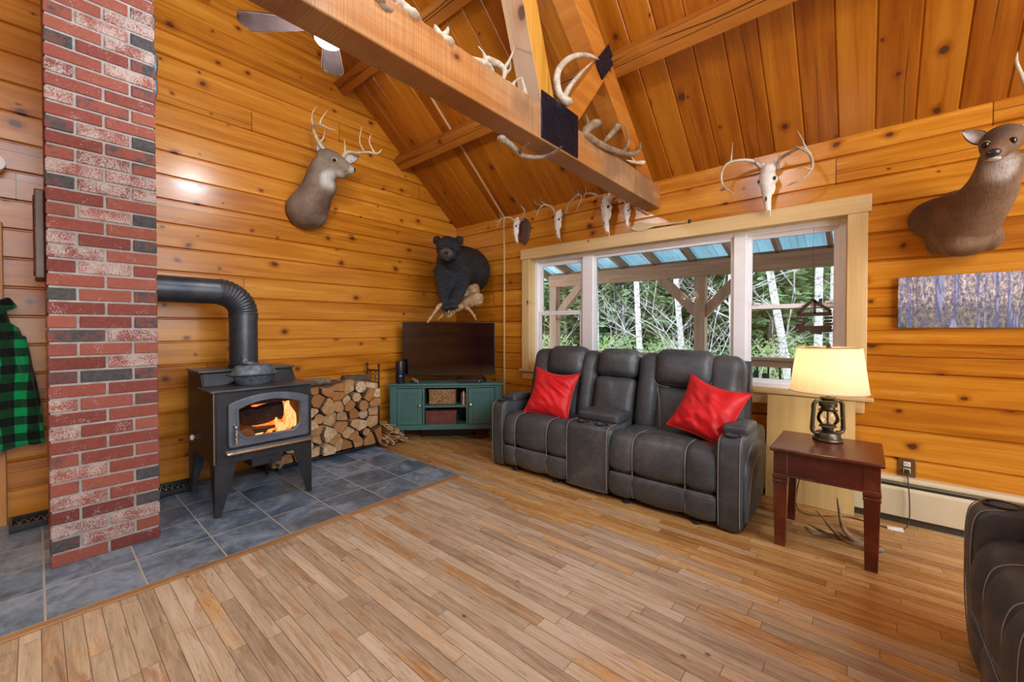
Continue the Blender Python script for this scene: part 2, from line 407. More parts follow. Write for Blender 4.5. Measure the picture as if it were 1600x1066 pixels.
def floor_mat():
    t = NT('worn maple strip floor'); o, sp = t.obj(); X, Y = sp[0], sp[1]
    w = 0.0585
    bf = t.math('DIVIDE', Y, w); b = t.math('FLOOR', bf); fr = t.math('FRACT', bf)
    r1, _ = t.white(t.comb(b, 1.7, 0.0))
    L = t.mapr(r1, 0, 1, 0.42, 0.85, False)
    sf = t.math('ADD', t.math('DIVIDE', X, L), t.math('MULTIPLY', r1, 19.0))
    sg = t.math('FLOOR', sf); sfr = t.math('FRACT', sf)
    r2, rc = t.white(t.comb(b, sg, 4.4)); sc = t.N('SeparateColor'); t.l.new(rc, sc.inputs[0])
    yy = t.math('ADD', Y, t.math('MULTIPLY', r2, 9.0)); xx = t.math('ADD', X, t.math('MULTIPLY', sc.outputs[0], 9.0))
    g1 = t.noise(t.comb(t.math('MULTIPLY', xx, 2.2), t.math('MULTIPLY', yy, 26.0), 0.0), 1.0, 5, 0.62, 0.9)
    g2 = t.noise(t.comb(t.math('MULTIPLY', xx, 7.0), t.math('MULTIPLY', yy, 130.0), 0.0), 1.0, 3, 0.6)
    g = t.math('ADD', t.math('MULTIPLY', g1, 0.7), t.math('MULTIPLY', g2, 0.3))
    gv = t.math('ADD', g, t.math('MULTIPLY', t.math('SUBTRACT', r2, 0.5), 0.30))
    warm = t.ramp(gv, [(0.25, (0.30, 0.13, 0.03)), (0.48, (0.54, 0.29, 0.085)), (0.72, (0.70, 0.46, 0.19))])
    grey = t.ramp(gv, [(0.22, (0.28, 0.20, 0.13)), (0.5, (0.50, 0.395, 0.265)), (0.75, (0.68, 0.57, 0.43))])
    # worn traffic area in the open middle of the room: finish gone, boards weathered
    big = t.noise(o, 0.9, 3, 0.55)
    wx = t.mapr(X, 4.7, 3.0, 0, 1); wx2 = t.mapr(X, 0.9, 1.6, 0, 1); wy = t.mapr(Y, -0.95, -1.9, 0, 1)
    wear = t.math('MULTIPLY', t.math('MULTIPLY', wx, wx2), wy)
    wear = t.math('ADD', wear, t.math('MULTIPLY', t.math('SUBTRACT', big, 0.5), 0.9))
    wear = t.math('ADD', wear, t.math('MULTIPLY', t.math('SUBTRACT', sc.outputs[1], 0.5), 0.95))
    fine = t.noise(t.comb(t.math('MULTIPLY', X, 6.0), t.math('MULTIPLY', Y, 18.0), r2), 1.0, 4, 0.7)
    wear = t.math('ADD', wear, t.math('MULTIPLY', t.math('SUBTRACT', fine, 0.5), 0.9))
    wm = t.mapr(wear, 0.28, 0.78, 0, 1)
    col = t.mix(wm, warm, grey)
    fig = t.noise(t.comb(t.math('MULTIPLY', xx, 1.8), t.math('MULTIPLY', yy, 12.0), 2.0), 1.0, 3, 0.6, 1.2)
    col = t.mix(t.mapr(fig, 0.55, 0.70, 0, 0.55), col, (0.38, 0.17, 0.06))
    st = t.noise(t.comb(t.math('MULTIPLY', xx, 5.0), t.math('MULTIPLY', yy, 45.0), 5.0), 1.0, 4, 0.7, 1.5)
    col = t.mix(t.mapr(st, 0.56, 0.68, 0, 0.5), col, (0.16, 0.10, 0.06)); col = t.mix(t.mapr(st, 0.44, 0.32, 0, 0.35), col, (0.72, 0.64, 0.52))
    vo = t.voro(t.comb(xx, t.math('MULTIPLY', yy, 1.4), 0.0), 6.5); k2 = t.N('SeparateColor'); t.l.new(vo.outputs['Color'], k2.inputs[0])
    km = t.math('MULTIPLY', t.mapr(vo.outputs['Distance'], 0.03, 0.11, 1, 0), t.math('GREATER_THAN', k2.outputs[0], 0.8))
    col = t.mix(t.math('MULTIPLY', km, 0.8), col, (0.06, 0.03, 0.015))
    ed = t.math('MULTIPLY', t.math('MINIMUM', fr, t.math('SUBTRACT', 1.0, fr)), w)
    je = t.math('MULTIPLY', t.math('MINIMUM', sfr, t.math('SUBTRACT', 1.0, sfr)), L)
    gap = t.math('MAXIMUM', t.mapr(ed, 0.0004, 0.0017, 1, 0), t.mapr(je, 0.0004, 0.0017, 1, 0))
    col = t.mix(t.math('MULTIPLY', gap, 0.85), col, (0.035, 0.018, 0.008))
    t.bump(t.math('SUBTRACT', t.math('MULTIPLY', g2, 0.25), gap), 0.35, 0.002)
    return t.fin(col, t.math('ADD', t.mapr(wm, 0, 1, 0.26, 0.46, False), t.math('MULTIPLY', t.math('SUBTRACT', g2, 0.5), 0.15)), 0, 0.45)
M['floor'] = floor_mat()

def slate_mat():
    t = NT('slate look floor tile'); o, sp = t.obj(); X, Y = sp[0], sp[1]
    w = 0.325
    fx = t.math('DIVIDE', t.math('SUBTRACT', X, 0.195), w); fy = t.math('DIVIDE', t.math('SUBTRACT', Y, -3.615), w)
    gx = t.math('FRACT', fx); gy = t.math('FRACT', fy)
    r, rc = t.white(t.comb(t.math('FLOOR', fx), t.math('FLOOR', fy), 1.0)); sc = t.N('SeparateColor'); t.l.new(rc, sc.inputs[0])
    p = t.N('VectorMath', operation='MULTIPLY_ADD'); t.l.new(rc, p.inputs[0]); p.inputs[1].default_value = (7, 7, 7); t.l.new(o, p.inputs[2])
    n1 = t.noise(p.outputs[0], 4.5, 6, 0.62, 1.2); n2 = t.noise(p.outputs[0], 26, 4, 0.6, 0.4)
    n = t.math('ADD', t.math('MULTIPLY', n1, 0.75), t.math('MULTIPLY', n2, 0.25))
    n = t.math('ADD', n, t.math('MULTIPLY', t.math('SUBTRACT', r, 0.5), 0.14))
    col = t.ramp(n, [(0.30, (0.050, 0.085, 0.125)), (0.46, (0.125, 0.190, 0.265)), (0.60, (0.27, 0.36, 0.46)), (0.74, (0.42, 0.49, 0.54))])
    col = t.mix(t.mapr(t.noise(p.outputs[0], 2.2, 3), 0.52, 0.7, 0, 0.4), col, (0.10, 0.085, 0.075))
    e = t.math('MULTIPLY', t.math('MINIMUM', t.math('MINIMUM', gx, t.math('SUBTRACT', 1.0, gx)), t.math('MINIMUM', gy, t.math('SUBTRACT', 1.0, gy))), w)
    gm = t.mapr(e, 0.0032, 0.0048, 1, 0)
    col = t.mix(gm, col, (0.48, 0.45, 0.39))
    t.bump(t.math('SUBTRACT', t.math('MULTIPLY', n, 0.8), t.math('MULTIPLY', gm, 0.6)), 0.5, 0.004)
    return t.fin(col, t.mapr(n, 0.3, 0.7, 0.32, 0.5, False), 0, 0.55)
M['slate'] = slate_mat()

def brick_mat():
    t = NT('mixed brick'); o, sp = t.obj()
    a = t.N('Attribute', attribute_name='brick'); sc = t.N('SeparateColor'); t.l.new(a.outputs['Color'], sc.inputs[0])
    kind, rr, gg = sc.outputs[0], sc.outputs[1], sc.outputs[2]
    n1 = t.noise(o, 60, 4, 0.7); n2 = t.noise(o, 14, 4, 0.65); n3 = t.noise(o, 140, 2, 0.5)
    red = t.ramp(t.math('ADD', t.math('MULTIPLY', n1, 0.5), t.math('MULTIPLY', rr, 0.5)), [(0.2, (0.14, 0.038, 0.032)), (0.5, (0.235, 0.064, 0.048)), (0.85, (0.32, 0.11, 0.075))])
    dark = t.ramp(n1, [(0.3, (0.035, 0.038, 0.045)), (0.7, (0.10, 0.095, 0.095))])
    col = t.mix(t.mapr(kind, 0.60, 0.62, 0, 1), red, t.mix(t.mapr(t.math('ADD', n2, t.math('MULTIPLY', t.math('SUBTRACT', rr, 0.5), 0.5)), 0.4, 0.66, 0, 1), dark, red))
    wn_ = t.math('ADD', t.math('MULTIPLY', n2, 0.5), t.math('MULTIPLY', n3, 0.5))
    wash = t.math('MULTIPLY', t.mapr(wn_, 0.40, 0.60, 0, 0.85), t.math('LESS_THAN', kind, 0.28))
    speck = t.math('MULTIPLY', t.mapr(wn_, 0.57, 0.66, 0, 0.6), t.math('LESS_THAN', kind, 0.60))
    col = t.mix(t.math('MAXIMUM', wash, speck), col, (0.50, 0.45, 0.42))
    t.bump(n1, 0.5, 0.004)
    return t.fin(col, 0.85, 0, 0.3)
M['brick'] = brick_mat()
M['mortar'] = plain('mortar', (0.36, 0.355, 0.335), 0.95, 0, 0.2, 25, 0.6, 120)

def iron(name, col=(0.035, 0.038, 0.045), rough=0.45): return plain(name, col, rough, 0.55, 0.25, 9, 0.15, 90)
M['iron'] = iron('black stove steel'); M['iron_door'] = iron('grey cast iron', (0.13, 0.155, 0.195), 0.42)
M['iron_top'] = iron('grey black stove top', (0.085, 0.095, 0.11), 0.35)
def pipe_mat():
    t = NT('stove pipe'); o, _ = t.obj(); n = t.noise(o, 5, 4, 0.6, 0.6)
    c = t.ramp(n, [(0.3, (0.035, 0.045, 0.06)), (0.55, (0.075, 0.085, 0.10)), (0.72, (0.14, 0.085, 0.07))])
    t.bump(t.noise(o, 70, 3), 0.1, 0.003); return t.fin(c, 0.4, 0.6)
M['pipe'] = pipe_mat()
M['brass'] = plain('brass', (0.75, 0.62, 0.38), 0.28, 1.0, 0.1)
M['chrome'] = plain('chrome', (0.7, 0.7, 0.7), 0.22, 1.0, 0.05)
M['cast'] = plain('rough cast iron steamer', (0.11, 0.14, 0.16), 0.5, 0.4, 0.6, 30, 0.8, 90)
M['firebrick'] = plain('sooty firebrick', (0.10, 0.05, 0.03), 0.9, 0, 0.5, 10, 0.5, 60)
def emis(name, stops, scale, strength, dirz=True):
    t = NT(name); o, sp = t.obj(); n = t.noise(t.comb(t.math('MULTIPLY', sp[0], 2.0), t.math('MULTIPLY', sp[1], 2.0), sp[2]), scale, 3, 0.6, 1.0)
    c = t.ramp(n, stops); e = t.N('Emission'); t.l.new(c, e.inputs[0]); e.inputs[1].default_value = strength
    t.l.new(e.outputs[0], t.out.inputs[0]); return t.m
M['flame'] = emis('flame', [(0.3, (0.9, 0.09, 0.01)), (0.5, (1.0, 0.24, 0.03)), (0.7, (1.0, 0.55, 0.16))], 14, 1.8)
M['flame_hot'] = emis('hot flame', [(0.3, (1.0, 0.36, 0.06)), (0.6, (1.0, 0.72, 0.30))], 10, 1.7)
M['bulb_lamp'] = emis('lamp bulb', [(0, (1.0, 0.75, 0.42)), (1, (1.0, 0.8, 0.5))], 3, 12)
M['cabinmetal'] = plain('rusty dark cut metal', (0.05, 0.028, 0.02), 0.6, 0.3)
M['ember'] = emis('glowing embers', [(0.35, (0.25, 0.02, 0.005)), (0.55, (1.0, 0.16, 0.03)), (0.75, (1.0, 0.5, 0.2))], 30, 1.0)
M['bulb'] = emis('lit bulb', [(0, (1.0, 0.97, 0.92)), (1, (1, 1, 1))], 3, 14)
M['bulb_warm'] = emis('warm lit globe', [(0, (1.0, 0.72, 0.42)), (1, (1, 0.8, 0.5))], 3, 7)
M['led'] = emis('blue status light', [(0, (0.05, 0.2, 1.0)), (1, (0.1, 0.3, 1))], 3, 2)

def logend_mat():
    t = NT('split wood end grain'); o, sp = t.obj(); r = t.N('ObjectInfo').outputs['Random']
    n = t.noise(t.comb(t.math('MULTIPLY', sp[0], 3.0), t.math('ADD', sp[1], r), sp[2]), 30, 4, 0.65, 0.6)
    base = t.ramp(r, [(0.0, (0.34, 0.13, 0.04)), (0.35, (0.44, 0.22, 0.08)), (0.65, (0.56, 0.36, 0.18)), (1.0, (0.68, 0.52, 0.34))])
    c = t.mix(t.mapr(n, 0.35, 0.65, 0, 0.55), base, (0.24, 0.12, 0.045))
    t.bump(n, 0.5, 0.004); return t.fin(c, 0.85, 0, 0.2)
def bark_mat():
    t = NT('bark'); o, sp = t.obj(); r = t.N('ObjectInfo').outputs['Random']
    n = t.noise(t.comb(t.math('MULTIPLY', sp[0], 6.0), t.math('MULTIPLY', sp[1], 20.0), t.math('MULTIPLY', sp[2], 20.0)), 1.6, 5, 0.7, 0.8)
    base = t.ramp(r, [(0.0, (0.13, 0.085, 0.05)), (0.5, (0.22, 0.16, 0.10)), (1.0, (0.36, 0.30, 0.22))])
    c = t.mix(t.mapr(n, 0.35, 0.65, 0, 0.7), base, (0.05, 0.035, 0.025)); t.bump(n, 0.8, 0.008); return t.fin(c, 0.9, 0, 0.2)
M['logend'] = logend_mat(); M['bark'] = bark_mat()
M['kindling'] = plain('pale split kindling', (0.58, 0.38, 0.18), 0.8, 0, 0.35, 18, 0.3, 70)
M['charred'] = plain('charred log', (0.045, 0.032, 0.028), 0.9, 0, 0.6, 20, 0.8, 60)

M['teal'] = plain('teal green paint', (0.055, 0.145, 0.135), 0.42, 0, 0.08, 6)
M['black_plastic'] = plain('black plastic', (0.012, 0.013, 0.016), 0.35, 0, 0.1)
M['black_metal'] = plain('black metal', (0.018, 0.018, 0.02), 0.45, 0.4, 0.15)
def screen_mat():
    t = NT('black glossy screen'); return t.fin((0.004, 0.004, 0.005), 0.04, 0, 0.9)
M['screen'] = screen_mat()
def weave_mat(name, a, b, sc):
    t = NT(name); o, sp = t.obj(); vo = t.voro(o, sc, 'F1', 0.4)
    c = t.ramp(vo.outputs['Distance'], [(0.15, b), (0.6, a)]); t.bump(t.math('SUBTRACT', 1.0, vo.outputs['Distance']), 0.8, 0.008); return t.fin(c, 0.8)
M['wicker'] = weave_mat('woven wicker', (0.14, 0.07, 0.025), (0.60, 0.38, 0.18), 75)
M['brownbox'] = plain('reddish brown box', (0.12, 0.035, 0.022), 0.7, 0, 0.25, 20, 0.3, 90)

def suede():
    t = NT('distressed grey suede'); o, _ = t.obj()
    n = t.noise(o, 3.2, 4, 0.6, 0.5); n2 = t.noise(o, 22, 5, 0.7, 0.4)
    f = t.math('ADD', t.math('MULTIPLY', n, 0.6), t.math('MULTIPLY', n2, 0.4))
    c = t.ramp(f, [(0.32, (0.030, 0.036, 0.042)), (0.52, (0.060, 0.069, 0.078)), (0.7, (0.125, 0.130, 0.132))])
    t.bump(t.noise(o, 90, 4, 0.7), 0.15, 0.003)
    return t.fin(c, t.mapr(f, 0.35, 0.65, 0.58, 0.38, False), 0, 0.5, 0, 0.0)
M['suede'] = suede()
M['stitch'] = plain('pale stitching', (0.34, 0.31, 0.28), 0.8, 0, 0.15, 60)
M['hole'] = plain('black cup well', (0.006, 0.006, 0.007), 0.4)
M['red'] = plain('red plush', (0.62, 0.004, 0.008), 0.5, 0, 0.22, 5, 0.3, 45, 0.4, 0.12)
def cherry():
    t = NT('cherry stained wood'); o, sp = t.obj()
    g = t.noise(t.comb(t.math('MULTIPLY', sp[0], 2.0), t.math('MULTIPLY', sp[1], 16.0), t.math('MULTIPLY', sp[2], 3.0)), 1.5, 4, 0.6, 0.6)
    c = t.ramp(g, [(0.3, (0.050, 0.008, 0.006)), (0.55, (0.115, 0.020, 0.011)), (0.75, (0.21, 0.055, 0.022))])
    return t.fin(c, 0.27, 0, 0.5, 0.3)
M['cherry'] = cherry()
M['bronze'] = plain('aged bronze lantern', (0.10, 0.085, 0.055), 0.38, 0.8, 0.3, 20, 0.1)
def shade_mat():
    t = NT('linen lamp shade'); o, sp = t.obj()
    n = t.noise(t.comb(t.math('MULTIPLY', sp[0], 60.0), t.math('MULTIPLY', sp[1], 60.0), t.math('MULTIPLY', sp[2], 260.0)), 1.0, 2)
    c = t.ramp(n, [(0.3, (0.74, 0.62, 0.42)), (0.7, (0.84, 0.74, 0.54))])
    d = t.N('BsdfDiffuse'); tr = t.N('BsdfTranslucent'); mx = t.N('MixShader'); t.l.new(c, d.inputs[0]); t.l.new(c, tr.inputs[0])
    mx.inputs[0].default_value = 0.55; t.l.new(d.outputs[0], mx.inputs[1]); t.l.new(tr.outputs[0], mx.inputs[2]); t.l.new(mx.outputs[0], t.out.inputs[0])
    return t.m
M['shade'] = shade_mat()
def glass_mat(name, tint=(1, 1, 1), ior=1.45, fac=None):
    t = NT(name); tr = t.N('BsdfTransparent'); gl = t.N('BsdfGlossy'); fr = t.N('Fresnel'); mx = t.N('MixShader')
    tr.inputs[0].default_value = tint + (1,); gl.inputs['Roughness'].default_value = 0.01; fr.inputs[0].default_value = ior
    t.l.new(fr.outputs[0], mx.inputs[0]); t.l.new(tr.outputs[0], mx.inputs[1]); t.l.new(gl.outputs[0], mx.inputs[2]); t.l.new(mx.outputs[0], t.out.inputs[0])
    return t.m
M['glass'] = glass_mat('window glass'); M['stoveglass'] = glass_mat('stove door glass', (0.9, 0.82, 0.8), 1.3)
M['vinyl'] = plain('white vinyl frame', (0.88, 0.88, 0.90), 0.4, 0, 0.03)
M['heater'] = plain('cream baseboard enamel', (0.62, 0.54, 0.36), 0.4, 0, 0.06, 4)
M['heat_shadow'] = plain('painted heater gap shadow', (0.05, 0.035, 0.02), 0.6)
M['outlet_br'] = plain('bronze outlet plate', (0.20, 0.10, 0.035), 0.4, 0.5)
M['ivory'] = plain('ivory outlet', (0.70, 0.66, 0.52), 0.4)
M['cord'] = plain('dark brown cord', (0.03, 0.018, 0.01), 0.5)
M['paper'] = plain('white paper', (0.8, 0.8, 0.78), 0.7)
M['antler'] = None
def antler_mat(name, a, b, c_):
    t = NT(name); o, _ = t.obj(); n = t.noise(o, 14, 4, 0.65, 0.5); n2 = t.noise(o, 70, 3, 0.6)
    f = t.math('ADD', t.math('MULTIPLY', n, 0.7), t.math('MULTIPLY', n2, 0.3))
    c = t.ramp(f, [(0.3, a), (0.5, b), (0.68, c_)]); t.bump(n2, 0.35, 0.003); return t.fin(c, 0.55, 0, 0.35)
M['antler'] = antler_mat('bleached antler', (0.20, 0.15, 0.10), (0.44, 0.37, 0.28), (0.66, 0.60, 0.50))
M['antler_dark'] = antler_mat('weathered brown antler', (0.09, 0.055, 0.03), (0.22, 0.15, 0.09), (0.40, 0.30, 0.19))
M['antler_cream'] = antler_mat('cream antler', (0.36, 0.26, 0.14), (0.60, 0.50, 0.34), (0.78, 0.70, 0.54))
M['bone'] = antler_mat('bleached skull bone', (0.55, 0.50, 0.42), (0.78, 0.76, 0.70), (0.86, 0.86, 0.83))
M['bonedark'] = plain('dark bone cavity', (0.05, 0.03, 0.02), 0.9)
M['plaque'] = plain('dark walnut plaque', (0.10, 0.055, 0.04), 0.45, 0, 0.25, 12)
M['paddle'] = plain('pale varnished paddle', (0.55, 0.36, 0.15), 0.35, 0, 0.15, 9)
def fur(name, fn, rough=0.75, bs=120, bstr=0.5, spec=0.25, st=(1, 1, 0.35)):
    t = NT(name); o, sp = t.obj(); c = fn(t, o, sp)
    mp = t.N('Mapping'); t.l.new(o, mp.inputs[0]); mp.inputs['Scale'].default_value = st
    n = t.noise(mp.outputs[0], bs, 3, 0.7, 0.5); c = t.mix(t.mapr(n, 0.3, 0.7, 0, 0.45), c, t.mix(1.0, c, (0.35, 0.33, 0.32), 'MULTIPLY'))
    t.bump(n, bstr, 0.012); return t.fin(c, rough, 0, spec, 0, 0.0)
def ball(t, o, c, r0, r1):
    d = t.N('VectorMath', operation='DISTANCE'); t.l.new(o, d.inputs[0]); d.inputs[1].default_value = c
    nn = t.noise(o, 18, 3, 0.6)
    return t.mapr(t.math('ADD', d.outputs['Value'], t.math('MULTIPLY', t.math('SUBTRACT', nn, 0.5), 0.05)), r0, r1, 1, 0)
M['eye'] = NT('dark glass eye').fin((0.004, 0.003, 0.003), 0.06, 0, 0.8)
M['nose'] = plain('wet black nose', (0.012, 0.013, 0.016), 0.22, 0, 0.2, 30, 0.4, 150, 0.7)
M['claw'] = plain('dark claw', (0.03, 0.025, 0.02), 0.3)
M['plate'] = plain('black steel gusset plate', (0.012, 0.018, 0.035), 0.22, 0.6, 0.3, 6)
M['bolt'] = plain('bolt head', (0.05, 0.055, 0.065), 0.3, 0.9, 0.2)
M['fanblade'] = None
def blade_mat():
    t = NT('ribbed dark translucent blade'); o, sp = t.obj()
    c = t.ramp(t.noise(o, 9, 3), [(0.3, (0.13, 0.09, 0.085)), (0.7, (0.20, 0.145, 0.135))]); return t.fin(c, 0.45, 0, 0.4)
M['fanblade'] = blade_mat()
M['brownmetal'] = plain('dark bronze metal', (0.06, 0.04, 0.03), 0.4, 0.7)
def plaid():
    t = NT('green and black buffalo plaid flannel'); o, sp = t.obj()
    q = 0.105
    nz = t.noise(o, 3.0, 2)
    a = t.math('FRACT', t.math('DIVIDE', t.math('ADD', sp[1], t.math('MULTIPLY', nz, 0.05)), q)); b = t.math('FRACT', t.math('DIVIDE', t.math('ADD', sp[2], t.math('MULTIPLY', nz, 0.03)), q))
    s1 = t.math('GREATER_THAN', a, 0.5); s2 = t.math('GREATER_THAN', b, 0.5)
    f = t.math('ADD', s1, s2)
    c = t.ramp(t.math('MULTIPLY', f, 0.5), [(0.0, (0.0, 0.30, 0.09)), (0.35, (0.003, 0.055, 0.02)), (0.8, (0.004, 0.006, 0.006))], 'CONSTANT')
    t.bump(t.noise(o, 150, 3), 0.3, 0.003); return t.fin(c, 0.9, 0, 0.2, 0, 0.2)
M['plaid'] = plaid()
def canvas():
    t = NT('canvas print of blue birch woods'); o, sp = t.obj(); X, Z = sp[0], sp[2]
    n = t.noise(t.comb(t.math('MULTIPLY', X, 22.0), 0.0, t.math('MULTIPLY', Z, 2.2)), 1.4, 3, 0.6, 0.5)
    n2 = t.noise(t.comb(t.math('MULTIPLY', X, 1.5), 0.0, t.math('MULTIPLY', Z, 0.8)), 40, 5, 0.8, 0.25); hz = t.mapr(Z, -0.158, 0.162, 0, 1, False)
    sky = t.ramp(n2, [(0.38, (0.10, 0.11, 0.20)), (0.5, (0.35, 0.30, 0.32)), (0.62, (0.80, 0.72, 0.66))])
    low = t.ramp(n2, [(0.36, (0.05, 0.05, 0.10)), (0.5, (0.17, 0.16, 0.22)), (0.60, (0.34, 0.33, 0.12)), (0.7, (0.50, 0.46, 0.10))])
    c = t.mix(t.mapr(t.math('ADD', hz, t.math('MULTIPLY', t.math('SUBTRACT', n2, 0.5), 0.8)), 0.35, 0.65, 0, 1), low, sky)
    tr = t.noise(t.comb(t.math('MULTIPLY', X, 30.0), 0.0, t.math('MULTIPLY', Z, 1.2)), 1.0, 2, 0.5, 0.3)
    c = t.mix(t.mapr(tr, 0.54, 0.58, 0, 0.75), c, (0.10, 0.13, 0.34)); c = t.mix(t.mapr(n, 0.59, 0.63, 0, 0.7), c, (0.38, 0.42, 0.62))
    c = t.mix(t.mapr(n, 0.42, 0.37, 0, 0.7), c, (0.03, 0.05, 0.09)); return t.fin(c, 0.6)
M['canvas'] = canvas()
# outdoors
M['deckwood'] = wood('weathered porch timber', 0, 2, 0.5, -9.3, (0.19, 0.105, 0.06), (0.31, 0.19, 0.115), (0.42, 0.29, 0.19), 50, 0.5, 0.8, 0.2, 0.1, False, 3.0)
M['deckwood_v'] = wood('weathered porch post', 2, 0, 0.5, -9.3, (0.19, 0.115, 0.07), (0.31, 0.20, 0.13), (0.42, 0.30, 0.20), 50, 0.5, 0.8, 0.2, 0.1, False, 3.0)
M['deck_floor'] = plain('grey deck boards', (0.22, 0.19, 0.16), 0.8)
M['tin'] = plain('blue green metal roofing underside', (0.42, 0.62, 0.72), 0.5, 0.1, 0.12, 3)
def birch():
    t = NT('white birch bark'); o, sp = t.obj()
    n = t.noise(t.comb(t.math('MULTIPLY', sp[0], 7.0), t.math('MULTIPLY', sp[1], 7.0), t.math('MULTIPLY', sp[2], 16.0)), 1.2, 4, 0.7, 0.5)
    c = t.ramp(n, [(0.34, (0.09, 0.08, 0.07)), (0.45, (0.42, 0.40, 0.37)), (0.62, (0.72, 0.70, 0.66))]); t.bump(n, 0.3, 0.01); return t.fin(c, 0.8, 0, 0.2)
M['birch'] = birch()
M['greytrunk'] = plain('grey tree bark', (0.24, 0.21, 0.18), 0.9, 0, 0.4, 8, 0.6, 20)
def leafm(name, a, b):
    t = NT(name); o, _ = t.obj(); n = t.noise(o, 1.6, 4, 0.7)
    c = t.ramp(n, [(0.32, a), (0.68, b)]); d = t.N('BsdfDiffuse'); tr = t.N('BsdfTranslucent'); mx = t.N('MixShader'); t.l.new(c, d.inputs[0]); t.l.new(c, tr.inputs[0])
    mx.inputs[0].default_value = 0.35; t.l.new(d.outputs[0], mx.inputs[1]); t.l.new(tr.outputs[0], mx.inputs[2]); t.l.new(mx.outputs[0], t.out.inputs[0]); return t.m
M['needle'] = leafm('evergreen needles', (0.16, 0.26, 0.11), (0.40, 0.50, 0.26))
M['leaf'] = leafm('spring leaves', (0.22, 0.32, 0.11), (0.42, 0.50, 0.22))
M['tinroof'] = leafm('blue corrugated porch roofing', (0.55, 0.78, 0.86), (0.72, 0.90, 0.95))
M['ground'] = plain('leaf litter and grass', (0.20, 0.22, 0.10), 0.95, 0, 0.5, 1.2)
# ================================================================ SETTING
SL = 0.83; EV = 2.55; RY = -3.70; RZ = EV + SL * -RY; TH = math.atan(SL)
def zc(y): return EV + SL * -y if y >= RY else RZ + SL * (y - RY)

def plank_prof(z0, z1, d=0.019, w=0.011):
    """profile (depth, z) of one course: flat face with V edges"""
    return [(-0.03, z0), (-d, z0), (-d, z0 + 0.002), (0, z0 + w), (0, z1 - w), (-d, z1 - 0.002), (-d, z1), (-0.03, z1)]
def wall_courses(mb, axis, z_lo, z_hi, spans, sign=1):
    """axis 0: wall runs along x with face at y=0 (room at -y); axis 1: runs along y, face at x=0 (room at +x)"""
    k = math.floor((z_lo - PO) / PW)
    while PO + k * PW < z_hi:
        z0 = PO + k * PW; z1 = z0 + PW
        a0, a1 = max(z0, z_lo), min(z1, z_hi)
        if a1 - a0 > 0.03:
            for (u0, u1) in spans(a0, a1):
                pr = plank_prof(a0, a1)
                if axis == 0: mb.prism([(-d * sign if False else -d, z) for d, z in pr], 0, u0, u1)
                else: mb.prism([(d, z) for d, z in pr], 1, u0, u1)
        k += 1
# wall_left = gable wall (x = 0)
mb = MB(); mb.box((-0.2, -7.5, -0.1), (-0.018, 0.1, EV)); mb.prism([(0.1, EV), (RY, RZ + 0.1), (-7.5, EV)], 0, -0.2, -0.018)
def spans_g(z0, z1):
    if z0 < EV: return [(-7.4, 0.0)]
    y1 = -(z0 - 0.06 - EV) / SL; y0 = RY - (RZ - z0 + 0.06) / SL
    return [(y0, min(0.0, y1))] if y1 > y0 else []
wall_courses(mb, 1, 0.0, RZ, spans_g)
struct(mb.build('wall_left', M['wall_y']))
# wall_right = window wall (y = 0), opening for the window
mb = MB(); WX0, WX1, WZ0, WZ1 = 1.235, 4.01, 0.764, 2.052
def spans_w(z0, z1):
    return [(0.0, WX0), (WX1, 7.6)] if z0 > WZ0 - 0.01 and z1 < WZ1 + 0.01 else [(0.0, 7.6)]
wall_courses(mb, 0, 0.0, 2.68, spans_w)
mb.box((-0.1, 0.018, 0), (WX0, 0.16, 2.7)); mb.box((WX1, 0.018, 0), (7.6, 0.16, 2.7)); mb.box((WX0, 0.018, -0.1), (WX1, 0.16, WZ0)); mb.box((WX0, 0.018, WZ1), (WX1, 0.16, 2.7))
struct(mb.build('wall_right', M['wall_x']))
# the two walls behind the camera, with window openings
mb = MB()
mb.box((7.6, -7.4, 0), (7.7, -3.9, 0.4)); mb.box((7.6, -3.9, 0), (7.7, 0, 0.4)); mb.box((7.6, -7.4, 0.4), (7.7, -3.9, 2.6)); mb.box((7.6, -1.3, 0.4), (7.7, 0, 2.6)); mb.box((7.6, -3.9, 2.1), (7.7, -1.3, 2.6))
mb.prism([(-7.4, 2.6), (-5.4, 2.6), (-5.4, zc(-5.4))], 0, 7.6, 7.7); mb.prism([(0, 2.6), (-1.2, 2.6), (-1.2, zc(-1.2))], 0, 7.6, 7.7)
mb.prism([(-5.4, 4.4), (RY, 4.5), (-1.4, 4.5), (RY, RZ)], 0, 7.6, 7.7)
struct(mb.build('wall_back', M['wall_y']))
mb = MB()
mb.box((0, -7.5, 0), (1.3, -7.4, 2.6)); mb.box((3.9, -7.5, 0), (7.6, -7.4, 2.6)); mb.box((1.3, -7.5, 0), (3.9, -7.4, 1.15)); mb.box((1.3, -7.5, 2.35), (3.9, -7.4, 2.6)); mb.box((1.3, -7.5, 1.15), (3.9, -7.4, 2.35))
struct(mb.build('wall_front', M['wall_x']))
# floor
mb = MB(); mb.box((-0.1, -7.5, -0.05), (7.7, 0.1, 0.0)); struct(mb.build('floor', M['floor']))
